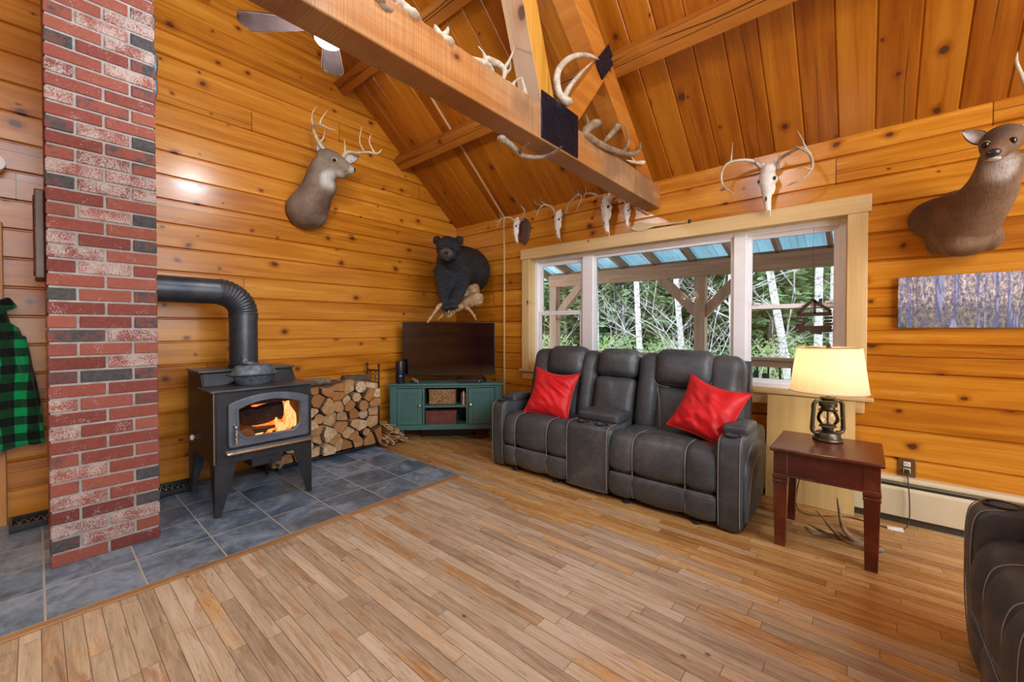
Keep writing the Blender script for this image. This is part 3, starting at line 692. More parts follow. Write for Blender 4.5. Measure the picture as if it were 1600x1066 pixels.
# ceiling: two slopes of V-grooved boards running up to the ridge
def ceil_slope(name, rot, loc, L):
    mb = MB(); w = 0.188; k = 0
    while k * w < 7.7:
        x0 = k * w; x1 = x0 + w; g = 0.008
        mb.prism([(x0, -0.03), (x0, -0.008), (x0 + g, 0), (x1 - g, 0), (x1, -0.008), (x1, -0.03)], 1, -0.03, L); k += 1
    mb.box((-0.1, -0.05, -0.08), (7.8, L, -0.03))
    o = mb.build(name, M['ceil'], local=True); o.location = loc; o.rotation_euler = rot; return struct(o)
LS = math.hypot(RY, RZ - EV)
ceil_slope('ceiling', (PI - TH, 0, 0), (0, 0, EV), LS)
o = ceil_slope('ceiling', (PI + TH, 0, 0), (0, RY, RZ), LS)   # far slope, behind the camera
# cover strip running down the window wall and up the ceiling
t = thing('cable_raceway', 'narrow pale cable strip on the wall right of the television and up the ceiling', 'cable cover', (0.855, 0, 0.6))
mb = MB(); mb.box((0.846, -0.012, 0.03), (0.868, 0.0, 2.548)); mb.build('wall_strip', M['casing_v'], t, bevel=0.003)
n_ = V(0, -math.sin(TH), -math.cos(TH)); d_ = V(0, -math.cos(TH), math.sin(TH))
mb = MB(); p0 = V(0.857, 0, EV) + n_ * 0.005; mb.bar(p0, p0 + V(0.08, 0, 0) + d_ * 2.4, 0.020, 0.012, up=n_); mb.build('ceiling_strip', M['casing_v'], t)

# hearth tiles with wood edging
hearth = thing('tile_hearth', 'blue grey slate look tile hearth under the wood stove and brick chimney', 'hearth', (0.75, -2.5, 0))
mb = MB(); mb.box((0.0, -7.4, 0.0), (1.5, -1.352, 0.006)); mb.build('tile_field', M['slate'], hearth).location = (-0.75, 2.5, 0)
hearth.children[0].data.transform(Matrix.Translation((0.75, -2.5, 0)))
mb = MB(); mb.box((1.5, -7.4, 0.0), (1.543, -1.32, 0.010)); mb.build('edge_strip', M['casing_e'] if 'casing_e' in M else wood('oak edge strip', 1, 0, 0.5, 0, (0.26, 0.12, 0.04), (0.42, 0.24, 0.10), (0.55, 0.36, 0.18), 40, 0.2, 0.4, 0, 0.1, False), hearth, bevel=0.003)
mb = MB(); mb.box((0.0, -1.352, 0.0), (1.5, -1.325, 0.010)); mb.build('edge_strip', hearth.children[1].data.materials[0], hearth, bevel=0.003)

# ---------------------------------------------------------------- window
win = bpy.data.objects.new('window_1', None); COL.objects.link(win); win.location = (2.6, 0, 0.76); struct(win)
def cas(name, a, b, m, bev=0.004):
    mb = MB(); mb.box(a, b); return mb.build(name, m, win, bevel=bev)
cas('head_casing', (1.125, -0.030, 2.012), (4.125, 0.012, 2.128), M['casing'])
cas('side_casing', (1.14, -0.024, 0.775), (1.245, 0.012, 2.012), M['casing_v']); cas('side_casing', (4.0, -0.024, 0.775), (4.108, 0.012, 2.012), M['casing_v'])
cas('stool', (1.11, -0.045, 0.752), (4.145, 0.03, 0.776), M['casing']); cas('apron', (1.15, -0.022, 0.668), (4.10, 0.0, 0.752), M['casing'])
mb = MB(); mb.box((1.235, 0.012, 0.776), (1.25, 0.10, 2.02)); mb.box((3.995, 0.012, 0.776), (4.01, 0.10, 2.02)); mb.box((1.25, 0.012, 2.012), (3.995, 0.10, 2.03)); mb.box((1.25, 0.03, 0.764), (3.995, 0.10, 0.782))
mb.build('jamb', M['casing_v'], win)
def frame_ring(mb, x0, x1, z0, z1, t, y0, y1):
    mb.box((x0, y0, z0), (x0 + t, y1, z1)); mb.box((x1 - t, y0, z0), (x1, y1, z1)); mb.box((x0 + t, y0, z0), (x1 - t, y1, z0 + t)); mb.box((x0 + t, y0, z1 - t), (x1 - t, y1, z1))
mb = MB(); frame_ring(mb, 1.25, 3.995, 0.78, 2.014, 0.038, 0.075, 0.15)
mb.box((1.875, 0.07, 0.80), (1.995, 0.15, 2.0)); mb.box((3.285, 0.07, 0.80), (3.375, 0.15, 2.0))
mb.build('main_frame', M['vinyl'], win, bevel=0.004)
def pane(x0, x1, z0, z1, y):
    mb = MB(); mb.box((x0, y, z0), (x1, y + 0.004, z1)); return mb.build('pane', M['glass'], win)
def sash(x0, x1, z0, z1, t, y0, y1, name='sash'):
    mb = MB(); frame_ring(mb, x0, x1, z0, z1, t, y0, y1); mb.build(name, M['vinyl'], win, bevel=0.003); pane(x0 + t, x1 - t, z0 + t, z1 - t, (y0 + y1) / 2)
sash(1.288, 1.875, 0.818, 1.425, 0.042, 0.088, 0.112); sash(1.288, 1.875, 1.385, 1.976, 0.046, 0.116, 0.140)
sash(3.375, 3.957, 0.812, 1.425, 0.034, 0.088, 0.112); sash(3.375, 3.957, 1.385, 1.976, 0.034, 0.116, 0.140)
sash(1.995, 3.285, 0.818, 1.976, 0.026, 0.09, 0.13, 'fixed_sash')
for x in (3.45, 3.90):
    mb = MB(); mb.box((x - 0.02, 0.070, 1.425), (x + 0.02, 0.10, 1.437)); mb.build('sash_lock', M['vinyl'], win)

# baseboard heater
ht = thing('baseboard_heater', 'long cream enamel baseboard heater along the window wall behind the end table', 'heater', (4.6, -0.04, 0))
mb = MB(); mb.prism([(0, 0.045), (0, 0.292), (-0.050, 0.292), (-0.068, 0.278), (-0.068, 0.268), (-0.03, 0.276), (-0.012, 0.276), (-0.012, 0.045)], 0, 2.95, 7.3); mb.build('back_panel', M['heater'], ht)
mb = MB(); mb.prism([(-0.066, 0.045), (-0.074, 0.05), (-0.074, 0.215), (-0.060, 0.232), (-0.056, 0.228), (-0.066, 0.205)], 0, 2.95, 7.3); mb.build('front_cover', M['heater'], ht)
mb = MB(); mb.box((2.96, -0.055, 0.055), (7.28, -0.016, 0.235)); mb.box((2.97, -0.05, 0.0), (7.2, -0.005, 0.05)); mb.build('gap_shadow', M['heat_shadow'], ht)  # solid dark boxes paint the shade in the heater's top and floor gaps

# ---------------------------------------------------------------- roof timbers
def pl(y, off):   # point on a line parallel to the slope, 'off' below the ceiling face
    return zc(y) - off / math.cos(TH)
PD = 0.143
for y, w, lab in ((-0.85, 0.141, 'lower roof purlin of doubled timber running along the slope above the window wall'),
                  (-1.535, 0.141, 'upper roof purlin of doubled timber above the tie beam and buck head'),
                  (-2.62, 0.141, 'topmost roof purlin close under the ridge')):
    mb = MB(); c = V(0, y, pl(y, PD / 2))
    for s in (-1, 1):
        a = c + d_ * (s * w / 4 * 1.01); mb.bar(a + V(0.0, 0, 0), a + V(7.58, 0, 0), PD, w / 2 - 0.003, up=d_)
    o = mb.build('roof_purlin', M['purlin'], bevel=0.002, origin=(0, y, pl(y, PD))); tag(o, lab, 'beam', 'roof purlins')
truss = thing('roof_truss', 'heavy timber roof truss with tie beam and black steel plates', 'roof truss', (2.64, -0.05, 2.30))
TX0, TX1 = 2.57, 2.71
mb = MB(); mb.box((TX0, -7.4, 2.302), (TX1, -0.002, 2.502)); mb.build('tie_beam', M['tie'], truss, bevel=0.006)
def rp(y, off): return V((TX0 + TX1) / 2, y, pl(y, off))
for nm, ys in (('rafter', (0.0, RY + 0.02)),):
    k1 = PD / math.cos(TH); k2 = (PD + 0.20) / math.cos(TH); mb = MB(); mb.prism([(-(2.503 - EV + k1) / SL, 2.503), (-(2.503 - EV + k2) / SL, 2.503), (RY, RZ - k2), (RY, RZ - k1)], 0, TX0 + 0.001, TX1 - 0.001); mb.build('rafter', M['rafter'], truss, bevel=0.004)
mb = MB(); a = rp(RY, PD + 0.10); b = V(a.x, -7.3, 2.5); mb.bar(a, b, 0.14, 0.20, up=V(0, -0.64, 0.77)); mb.build('rafter', M['rafter'], truss, bevel=0.004)
xm = (TX0 + TX1) / 2
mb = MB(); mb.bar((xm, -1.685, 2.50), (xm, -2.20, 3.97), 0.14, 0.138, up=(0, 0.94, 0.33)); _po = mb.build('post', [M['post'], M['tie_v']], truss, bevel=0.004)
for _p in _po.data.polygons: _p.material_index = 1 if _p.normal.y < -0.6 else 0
mb = MB(); mb.bar((xm, -1.50, 2.50), (xm, -1.035, 3.06), 0.13, 0.14, up=(0, -0.77, 0.64)); mb.build('brace', M['rafter'], truss, bevel=0.004)
mb = MB(); mb.bar((xm, -3.0, 2.50), (xm, -2.35, 3.9), 0.13, 0.14, up=(0, 0.77, 0.64)); mb.build('brace', M['rafter'], truss, bevel=0.004)
def gusset(poly, bolts, nm='gusset_plate'):
    mb = MB(); mb.prism(poly, 0, TX1 + 0.001, TX1 + 0.008); g = mb.build(nm, M['plate'], truss, bevel=0.001)
    for (y, z) in bolts:
        mb = MB(); mb.M = Matrix.Translation((TX1 + 0.007, y, z)) @ Matrix.Rotation(PI / 2, 4, 'Y')
        mb.lathe([(0.0, 0.0), (0.011, 0.0), (0.010, 0.006), (0.0, 0.008)], n=8, cap=False); mb.build('bolt', M['bolt'], g)
gusset([(-1.768, 2.312), (-1.385, 2.312), (-1.385, 2.575), (-1.768, 2.575)], [(-1.72, 2.545), (-1.63, 2.53), (-1.55, 2.525), (-1.47, 2.53), (-1.64, 2.46), (-1.55, 2.455), (-1.70, 2.38), (-1.60, 2.37), (-1.50, 2.36), (-1.44, 2.345), (-1.43, 2.47)])
gusset([(-1.165, 3.03), (-0.985, 3.235), (-0.885, 3.155), (-1.068, 2.948)], [(-1.12, 3.03), (-1.03, 3.09), (-0.95, 3.17), (-0.99, 3.19), (-1.06, 2.99), (-1.02, 3.03)])

# ---------------------------------------------------------------- outdoors: porch and woods
mb = MB(); mb.grid(lambda u, v: (-70 + 130 * u, 2.7 + 70 * v, -1.5 + 5.5 * max(0, v - 0.16) ** 1.0 * 1.5), 12, 14); tag(mb.build('woodland_ground', M['ground'], origin=(5, 20, -1.5)), 'leaf strewn ground of the woods beyond the porch railing', 'ground')
bpy.data.objects['woodland_ground']['kind'] = 'structure'
porch = thing('covered_porch', 'timber covered porch outside the window with post, beam, rafters and metal roof', 'porch', (2.4, 1.4, -0.12))
mb = MB(); mb.box((-1.2, 0.17, -0.16), (9.0, 2.65, -0.12)); mb.build('deck_floor', M['deck_floor'], porch)
mb = MB(); mb.box((-0.18, 2.34, 1.965), (8.5, 2.48, 2.165)); mb.box((-0.18, 2.44, 2.165), (8.5, 2.48, 2.215)); mb.build('beam', M['deckwood'], porch, bevel=0.005)
for x in (-0.085, 2.365, 5.6):
    mb = MB(); mb.box((x - 0.07, 2.33, -0.12), (x + 0.07, 2.47, 1.965)); mb.build('post', M['deckwood_v'], porch, bevel=0.006)
for x, s in ((2.365, -1), (2.365, 1), (-0.085, 1), (5.6, -1), (5.6, 1)):
    mb = MB(); mb.bar((x + s * 0.04, 2.40, 1.42), (x + s * 0.55, 2.40, 1.99), 0.10, 0.125, up=(0, 1, 0)) if False else mb.bar((x + s * 0.03, 2.40, 1.43), (x + s * 0.56, 2.40, 1.99), 0.125, 0.09, up=(0, 1, 0))
    mb.build('knee_brace', M['deckwood_v'], porch, bevel=0.004)
k = 0
x = -0.9
while x < 8:
    mb = MB(); mb.bar((x, 0.17, 2.88), (x, 2.85, 2.13), 0.045, 0.13); mb.build('porch_rafter', M['deckwood'], porch); x += 0.52
mb = MB()
def roofz(y): return 2.952 - (y - 0.17) * 0.28
n = 120
for i in range(n):
    x0 = -1.3 + i * 0.085; bumpz = 0.012 if i % 3 == 0 else 0
    mb.prism([(0.17, roofz(0.17) + bumpz), (2.95, roofz(2.95) + bumpz), (2.95, roofz(2.95) + 0.006 + bumpz), (0.17, roofz(0.17) + 0.006 + bumpz)], 0, x0, x0 + 0.085)
mb.build('roof_sheet', M['tinroof'], porch)
mb = MB(); mb.box((-1.2, 2.46, 0.83), (9, 2.60, 0.865)); mb.box((-1.2, 2.50, 0.74), (9, 2.54, 0.83)); mb.box((-1.2, 2.50, -0.02), (9, 2.54, 0.04)); mb.build('railing', M['deckwood'], porch)
for i in range(80):
    x = -1.1 + i * 0.125
    mb = MB(); mb.box((x, 2.505, 0.03), (x + 0.018, 2.523, 0.75)); mb.build('baluster', M['black_metal'], porch)
# porch chair seen over the sofa back
ch = thing('porch_chair', 'dark slatted outdoor armchair on the porch, seen through the right window sash', 'chair', (3.05, 1.6, -0.12))
def cb(nm, *bars):
    mb = MB()
    for p, q, w, h in bars: mb.bar(p, q, w, h)
    mb.build(nm, M['black_metal'], ch, bevel=0.004)
cb('seat', ((2.78, 1.3, 0.30), (2.86, 1.9, 0.24), 0.5, 0.03))
cb('backrest', *[((2.84 + i * 0.085, 1.88, 0.25), (2.83 + i * 0.09, 2.08, 0.70 + 0.02 * (2 - abs(i - 2))), 0.06, 0.015) for i in range(5)])
for s in (0, 1):
    x = 2.78 + s * 0.56
    cb('arm', ((x, 1.22, 0.56), (x, 1.95, 0.50), 0.09, 0.02)); cb('leg', ((x, 1.28, -0.12), (x, 1.30, 0.55), 0.05, 0.04)); cb('leg', ((x, 2.0, -0.12), (x, 1.80, 0.50), 0.05, 0.04))

C0 = V(4.10, -3.63, 1.24); F2 = V(-0.6524, 0.7578, 0); R2 = V(0.7578, 0.6524, 0)
def wpt(px, D): return C0 + (F2 + R2 * ((px - 800) / 641.3)) * D     # ground position at distance D
tr = random.Random(3)
def limb(mb, p, d, L, r, lev, bend=0.25):
    pts = [p]; q = p.copy(); dd = d.copy(); n = 4
    for i in range(n):
        dd = (dd + V(tr.uniform(-bend, bend), tr.uniform(-bend, bend), tr.uniform(-bend * .5, bend * .7))).normalized(); q = q + dd * (L / n); pts.append(q.copy())
    mb.tube(pts, [r * (1 - 0.8 * i / n) for i in range(n + 1)], n=4, cap=False)
    if lev > 0:
        for k in range(tr.randint(3, 5)):
            i = tr.randint(1, n); a = tr.uniform(0, 2 * PI)
            nd = (dd * 0.6 + V(math.cos(a), math.sin(a), tr.uniform(-0.1, 0.7)) * 0.8).normalized()
            limb(mb, pts[i], nd, L * tr.uniform(0.4, 0.65), r * 0.5, lev - 1, bend)
def birch_tree(px, D, r, lab, grp=None, lean=0.0, mat='birch'):
    b = wpt(px, D); b.z = -1.5; t = thing('birch_tree', lab, 'tree', b, grp)
    H = tr.uniform(10, 13); pts = [b + V(lean * z / H + 0.05 * math.sin(z), 0.05 * math.cos(z * 0.7), z) for z in [H * i / 10 for i in range(11)]]
    mb = MB(); mb.tube(pts, [r * (1 - 0.65 * i / 10) for i in range(11)], n=12); mb.build('trunk', M[mat], t, smooth=True)
    mb = MB()
    for i in range(7):
        z = tr.uniform(2.2, 9); a = tr.uniform(0, 2 * PI); k = z / H * 10; p = pts[int(k)].lerp(pts[min(10, int(k) + 1)], k - int(k))
        limb(mb, p, V(math.cos(a), math.sin(a), 0.55).normalized(), tr.uniform(1.0, 2.2), 0.020, 1 if D > 12 else 2)
    mb.build('branches', M[mat], t)
birch_tree(997, 9.5, 0.075, 'white birch trunk outside, left of the porch post in the wide centre pane')
birch_tree(1068, 11, 0.085, 'white birch trunk just left of the porch post in the centre pane', lean=-0.5)
birch_tree(1140, 9.8, 0.075, 'white birch trunk at the right edge of the centre pane', lean=0.2)
birch_tree(1246, 8.2, 0.085, 'leaning pale birch outside the right sash, left of the hanging cabin silhouette', lean=-1.2)
birch_tree(1266, 9.2, 0.09, 'pale birch outside the right sash behind the hanging cabin silhouette', lean=0.6)
birch_tree(1290, 10.5, 0.09, 'pale birch outside near the right edge of the right sash', lean=0.5)
for px, D in ((948, 17), (972, 20), (1024, 15), (1046, 19), (1125, 18), (1190, 16), (1215, 20), (885, 15), (905, 19), (1102, 22), (1230, 14), (930, 13), (1160, 15)):
    birch_tree(px, D, tr.uniform(0.05, 0.09), 'slender pale birch deeper in the woods beyond the porch', 'distant birches beyond the porch', tr.uniform(-0.8, 0.8))
# evergreens: dense whorls of drooping twigs, three meshes shared by all
def evergreen_mesh(H, R, nl, seed, needle):
    q = random.Random(seed); mb = MB(); z = 0.5
    while z < H:
        f = 1 - z / H; rr = R * (f ** 0.8) + 0.15; nb = int(9 + 8 * f)
        for b in range(nb):
            a = q.uniform(0, 2 * PI); L = rr * q.uniform(0.75, 1.1); dr = q.uniform(-0.35, -0.05)
            for s in range(int(7 + L * 9)):
                u = q.uniform(0.12, 1.0); c = V(math.cos(a) * L * u, math.sin(a) * L * u, z + dr * L * u + q.uniform(-0.08, 0.08))
                a2 = a + q.uniform(-1.1, 1.1); d = V(math.cos(a2), math.sin(a2), q.uniform(-0.5, 0.1)); l = q.uniform(0.14, 0.34); wv = d.cross(V(q.uniform(-.6, .6), q.uniform(-.6, .6), 1)).normalized() * q.uniform(0.03, 0.075)
                mb.add([c - wv, c + d * l * 0.6 - wv * 1.2, c + d * l, c + d * l * 0.6 + wv * 1.2, c + wv], [(0, 1, 2, 3, 4)])
        z += 0.30
    return mb
protos = []
for i, (H, R) in enumerate(((11, 2.1), (8, 1.8), (13, 2.4))):
    t = thing('evergreen_tree', 'dark evergreen tree in the woods beyond the porch', 'tree', (0, 0, -1.5), 'evergreens in the woods')
    mb = evergreen_mesh(H, R, 0, 11 + i, None); mb.build('foliage', M['needle'], t, local=True)
    mb = MB(); mb.tube([(0, 0, 0), (0, 0, H * 0.95)], [0.14, 0.02], n=8); mb.build('trunk', M['greytrunk'], t, local=True); protos.append(t)
spots = [(800, 19), (845, 15), (875, 22), (905, 16), (935, 23), (965, 14.5), (990, 21), (1020, 17), (1050, 24), (1075, 15.5), (1100, 20), (1125, 24), (1150, 16), (1180, 20), (1205, 13.5), (1235, 17), (1262, 22), (1290, 14.5), (1320, 18), (860, 28), (925, 30), (985, 29), (1045, 31), (1105, 29), (1165, 30), (1225, 29), (1285, 30), (830, 24), (890, 25), (945, 25.5), (1005, 26), (1065, 26.5), (1128, 27), (1185, 25), (1245, 25.5), (1305, 25), (960, 33), (1080, 34), (1200, 33), (850, 34), (912, 35), (1020, 36), (1140, 36), (1265, 35), (1345, 20), (1375, 16), (1400, 24), (1440, 20), (1480, 17), (1510, 25), (1560, 21), (770, 22), (735, 27), (1350, 30), (1430, 31), (1600, 26)]
for i, (px, D) in enumerate(spots):
    o = protos[i % 3] if i < 3 else copy_tree(protos[i % 3]); p = wpt(px, D); o.location = (p.x, p.y, -1.5 + tr.uniform(-0.4, 0)); o.rotation_euler = (0, 0, tr.uniform(0, 6.28)); k = tr.uniform(0.85, 1.2) * (1.25 if D > 24 else 1); o.scale = (k, k, k)
# bare pale shrubs in front of the evergreens
for i, (px, D, lab) in enumerate(((1030, 8.0, 'bare pale shrub arching left of the porch post in the centre pane'), (1120, 7.5, 'bare twiggy shrub right of the porch post'),
                                  (1185, 7.0, 'bare arching shrub in the left half of the right sash'), (880, 10, 'bare pale shrub outside the narrow left sash'))):
    b = wpt(px, D); b.z = -1.5; mb = MB()
    for k in range(4):
        a = tr.uniform(0, 2 * PI); limb(mb, b, V(math.cos(a) * 0.45, math.sin(a) * 0.45, 1).normalized(), tr.uniform(2.4, 4.2), 0.018, 2, 0.3)
    tag(mb.build('bare_shrub', M['birch'], origin=b), lab, 'shrub')
for i, (px, D, lab) in enumerate(((960, 10.5, 'low bright green bush outside at the left of the centre pane'), (1215, 9.5, 'bright green bush outside low in the right sash'), (1045, 12.0, 'round yellow green bush outside left of the porch post'), (862, 11, 'green bush outside the narrow left sash'))):
    b = wpt(px, D); b.z = -1.5; mb = MB(); q = random.Random(i)
    for k in range(2600):
        a = q.uniform(0, 2 * PI); ph = math.acos(q.uniform(-0.2, 1)); r = 1.25 * q.uniform(0.55, 1.0) ; c = b + V(r * math.sin(ph) * math.cos(a), r * math.sin(ph) * math.sin(a), 1.1 + 1.5 * math.cos(ph) * q.uniform(.6, 1))
        d = V(q.uniform(-1, 1), q.uniform(-1, 1), q.uniform(-.6, 1)).normalized() * 0.07; w = d.orthogonal().normalized() * 0.03; mb.add([c, c + d * .5 - w, c + d, c + d * .5 + w], [(0, 1, 2, 3)])
    tag(mb.build('leafy_bush', M['leaf'], origin=b), lab, 'bush')
# ================================================================ CHIMNEY, STOVE, FIREWOOD
chim = thing('brick_chimney', 'tall chimney of mixed red, charcoal and whitewashed brick standing on the slate hearth', 'chimney', (0.68, -3.375, 0))
CX, CY0, CY1, CXB = 0.952, -3.590, -3.160, 0.45
mb = MB(); mb.box((CXB + 0.008, CY0 + 0.006, 0), (CX - 0.007, CY1 - 0.006, 5.0)); mb.build('mortar_core', M['mortar'], chim)
mb = MB(); cols = []; q = random.Random(5); ch_ = 0.0727; g = 0.0115
def brk(a, b, kind):
    n0 = len(mb.f); mb.box(a, b); r1, r2 = q.random(), q.random(); cols.extend([(kind, r1, r2, 1)] * (len(mb.f) - n0))
for k in range(68):
    z0 = k * ch_ + 0.006; z1 = z0 + ch_ - g; W = CY1 - CY0; full = 0.203; half = 0.100
    if k % 2: segs = [(CY0, CY0 + half + .002), (CY0 + half + .002 + g, CY0 + half + g + full + .002), (CY0 + half + 2 * g + full + .002, CY1)]
    else: segs = [(CY0, CY0 + (W - g) / 2), (CY0 + (W + g) / 2, CY1)]
    for i, (a, b) in enumerate(segs):
        r = q.random()
        if k % 2 and i != 1: kind = 0.9 if r < 0.55 else (0.15 if r < 0.68 else (0.45 if r < 0.8 else 0.61))
        else: kind = 0.15 if r < 0.30 else (0.45 if r < 0.6 else (0.55 if r < 0.9 else 0.62))
        if i == len(segs) - 1 or i == 0: depth = 0.10
        brk((CX - 0.10, a, z0), (CX + q.uniform(-0.0015, 0.0015), b, z1), kind)
    for side in (CY0, CY1):       # flanks
        s = 1 if side == CY1 else -1; x = CX - 0.10 - g
        while x > CXB + 0.02:
            x2 = max(CXB, x - (0.203 if k % 2 else 0.19)); brk((x2, side, z0), (x, side - s * 0.09, z1), q.choice([0.15, 0.4, 0.5, 0.55, 0.9])); x = x2 - g
ob = mb.build('brickwork', M['brick'], chim)
at = ob.data.color_attributes.new('brick', 'FLOAT_COLOR', 'CORNER')
# recalc normals keeps face order
vals = []
for p in ob.data.polygons: vals += list(cols[p.index]) * p.loop_total
at.data.foreach_set('color', vals)
b_ = ob.modifiers.new('b', 'BEVEL'); b_.width = 0.003; b_.segments = 1
t = thing('wall_plaque', 'dark brown wooden plaque fixed to the left side of the brick chimney, seen edge on', 'plaque', (0.72, -3.59, 1.72))
mb = MB(); mb.box((0.58, -3.628, 1.50), (0.86, -3.592, 1.96)); mb.build('board', M['plaque'], t, bevel=0.006)
mb = MB(); mb.box((0.61, -3.633, 1.53), (0.83, -3.628, 1.93)); mb.build('face_panel', M['brownbox'], t, bevel=0.002)
t = thing('iron_ornament', 'dark irregular metal ornament on the upper right side of the brick chimney', 'ornament', (0.8, -3.16, 2.8))
mb = MB()
for i, (z, w) in enumerate(((3.22, .012), (3.08, .018), (2.95, .014), (2.84, .03), (2.70, .028), (2.60, .016))):
    mb.ell((0.83, -3.158 + w * 0.4, z), (0.03, w * 0.7, 0.08), n=10, m=8)
organic(mb, 'casting', M['cast'], t, 0.006, 2)

# ---- stove
st = thing('wood_stove', 'black steel wood stove with arched glass door and a lit fire, standing on four legs', 'stove', (0.59, -2.58, 0.006))
SY0, SY1, SX0, SX1 = -2.885, -2.275, 0.25, 0.93
BZ, FZ, HZ = 0.345, 0.825, 0.945
# body shell: side plates, back, bottom, front surround with opening
side = [(SX0, BZ), (SX1, BZ), (SX1, FZ), (0.66, FZ), (0.58, HZ - 0.02), (SX0, HZ - 0.02)]
mb = MB()
mb.prism(side, 1, SY0, SY0 + 0.012) if False else None
def sideplate(y0, y1):
    n = len(side); vs = [(p[0], y, p[1]) for y in (y0, y1) for p in side]
    fs = [tuple(range(n)), tuple(reversed(range(n, 2 * n)))] + [(i, (i + 1) % n, n + (i + 1) % n, n + i) for i in range(n)]
    mb.add(vs, fs)
sideplate(SY0, SY0 + 0.012); sideplate(SY1 - 0.012, SY1)
mb.box((SX0, SY0 + .012, BZ), (SX0 + 0.012, SY1 - .012, HZ - 0.02)); mb.box((SX0, SY0 + .012, BZ), (SX1, SY1 - .012, BZ + 0.03))
OY0, OY1, OZ0, OZ1 = -2.745, -2.345, 0.485, 0.715
mb.box((SX1 - 0.012, SY0 + .012, BZ + .03), (SX1, OY0, FZ)); mb.box((SX1 - 0.012, OY1, BZ + .03), (SX1, SY1 - .012, FZ)); mb.box((SX1 - 0.012, OY0, BZ + .03), (SX1, OY1, OZ0)); mb.box((SX1 - 0.012, OY0, OZ1), (SX1, OY1, FZ))
mb.add([(0.665, SY0 + .012, FZ), (0.665, SY1 - .012, FZ), (0.585, SY1 - .012, HZ - .02), (0.585, SY0 + .012, HZ - .02)], [(0, 1, 2, 3)])
mb.build('body', M['iron'], st, bevel=0.002)
mb = MB(); mb.box((0.655, SY0 - 0.03, FZ), (0.975, SY1 + 0.03, FZ + 0.012)); mb.build('step_top', M['iron_top'], st, bevel=0.003)
mb = MB(); mb.box((SX0 - 0.01, SY0 - 0.012, HZ - 0.02), (0.60, SY1 + 0.012, HZ - 0.006)); mb.build('upper_top', M['iron_top'], st, bevel=0.003)
mb = MB(); mb.box((0.30, SY0 + 0.05, BZ + 0.03), (0.915, SY0 + 0.07, 0.80)); mb.box((0.30, SY1 - 0.07, BZ + 0.03), (0.915, SY1 - 0.05, 0.80)); mb.box((0.28, SY0 + .05, BZ + .03), (0.30, SY1 - .05, 0.80)); mb.box((0.30, SY0 + .07, BZ + .03), (0.915, SY1 - .07, 0.44)); mb.box((0.30, SY0 + .07, 0.78), (0.915, SY1 - .07, 0.80))
mb.build('firebox_lining', M['firebrick'], st)
# arched door
def door_poly(y0, y1, z0, z1, arch, ch, n=12):
    P = [(y0 + ch, z0), (y1 - ch, z0), (y1, z0 + ch)]
    P += [(y1, z1 - arch)]
    for i in range(n + 1):
        t_ = i / n; P.append((y1 - (y1 - y0) * t_, z1 - arch + arch * math.sin(PI * t_) ** 0.8)) if 0 < i < n else None
    P += [(y0, z1 - arch), (y0, z0 + ch)]
    return P
DY0, DY1, DZ0, DZ1 = -2.815, -2.305, 0.452, 0.795
outer = door_poly(DY0, DY1, DZ0, DZ1, 0.055, 0.012); inner = door_poly(DY0 + 0.062, DY1 - 0.062, DZ0 + 0.055, DZ1 - 0.050, 0.045, 0.045)
def ring_prism(mb, out, inn, x0, x1, mid=None):
    n = len(out); assert n == len(inn)
    vs = [(x0, *p) for p in out] + [(x1, *p) for p in out] + [(x1, *p) for p in inn] + [(x0, *p) for p in inn]; fs = []
    for i in range(n):
        j = (i + 1) % n
        for a in range(4):
            b = (a + 1) % 4; fs.append((a * n + i, a * n + j, b * n + j, b * n + i))
    mb.add(vs, fs)
mb = MB(); ring_prism(mb, outer, inner, SX1 + 0.001, SX1 + 0.030)
door = mb.build('door', M['iron_door'], st, bevel=0.006, seg=3)
cy = (DY0 + DY1) / 2; cz = (DZ0 + DZ1) / 2
def sc(P, k): return [((p[0] - cy) * k + cy, (p[1] - cz) * k + cz) for p in P]
mb = MB(); ring_prism(mb, sc(inner, 1.10), sc(inner, 1.02), SX1 + 0.030, SX1 + 0.036); mb.build('door_bead', M['iron_door'], door, bevel=0.002)
mb = MB(); mb.prism(sc(inner, 1.03), 0, SX1 + 0.012, SX1 + 0.016); mb.build('door_glass', M['stoveglass'], door)
mb = MB(); hp = [(SX1 + 0.03, DY0 + 0.035, 0.605), (SX1 + 0.06, DY0 + 0.032, 0.60), (SX1 + 0.065, DY0 + 0.035, 0.585)]; mb.tube(cr(hp, 5), 0.007, 8); mb.build('handle_pin', M['chrome'], door, smooth=True)
mb = MB(); pts = []
for i in range(15 * 10 + 1):
    a = 2 * PI * i / 10; pts.append((SX1 + 0.065 + 0.011 * math.cos(a), DY0 + 0.036 + 0.011 * math.sin(a), 0.585 - 0.105 * i / 150))
mb.tube(pts, 0.0022, 5); mb.build('handle_coil', M['chrome'], door, smooth=True)
# brass rail
mb = MB(); z = 0.418
mb.tube(cr([(SX1 + 0.002, SY0 + 0.055, z + 0.005), (SX1 + 0.035, SY0 + 0.062, z), (SX1 + 0.045, SY0 + 0.09, z), (SX1 + 0.045, -2.58, z), (SX1 + 0.045, SY1 - 0.05, z), (SX1 + 0.035, SY1 - 0.012, z), (SX1 + 0.002, SY1 - 0.006, z + 0.005)], 6), 0.0105, 10)
mb.build('brass_rail', M['brass'], st, smooth=True)
mb = MB(); mb.box((SX1 - 0.012, SY0 - 0.003, BZ + 0.01), (SX1 - 0.002, SY0, FZ)); mb.build('brass_edge', M['brass'], st)
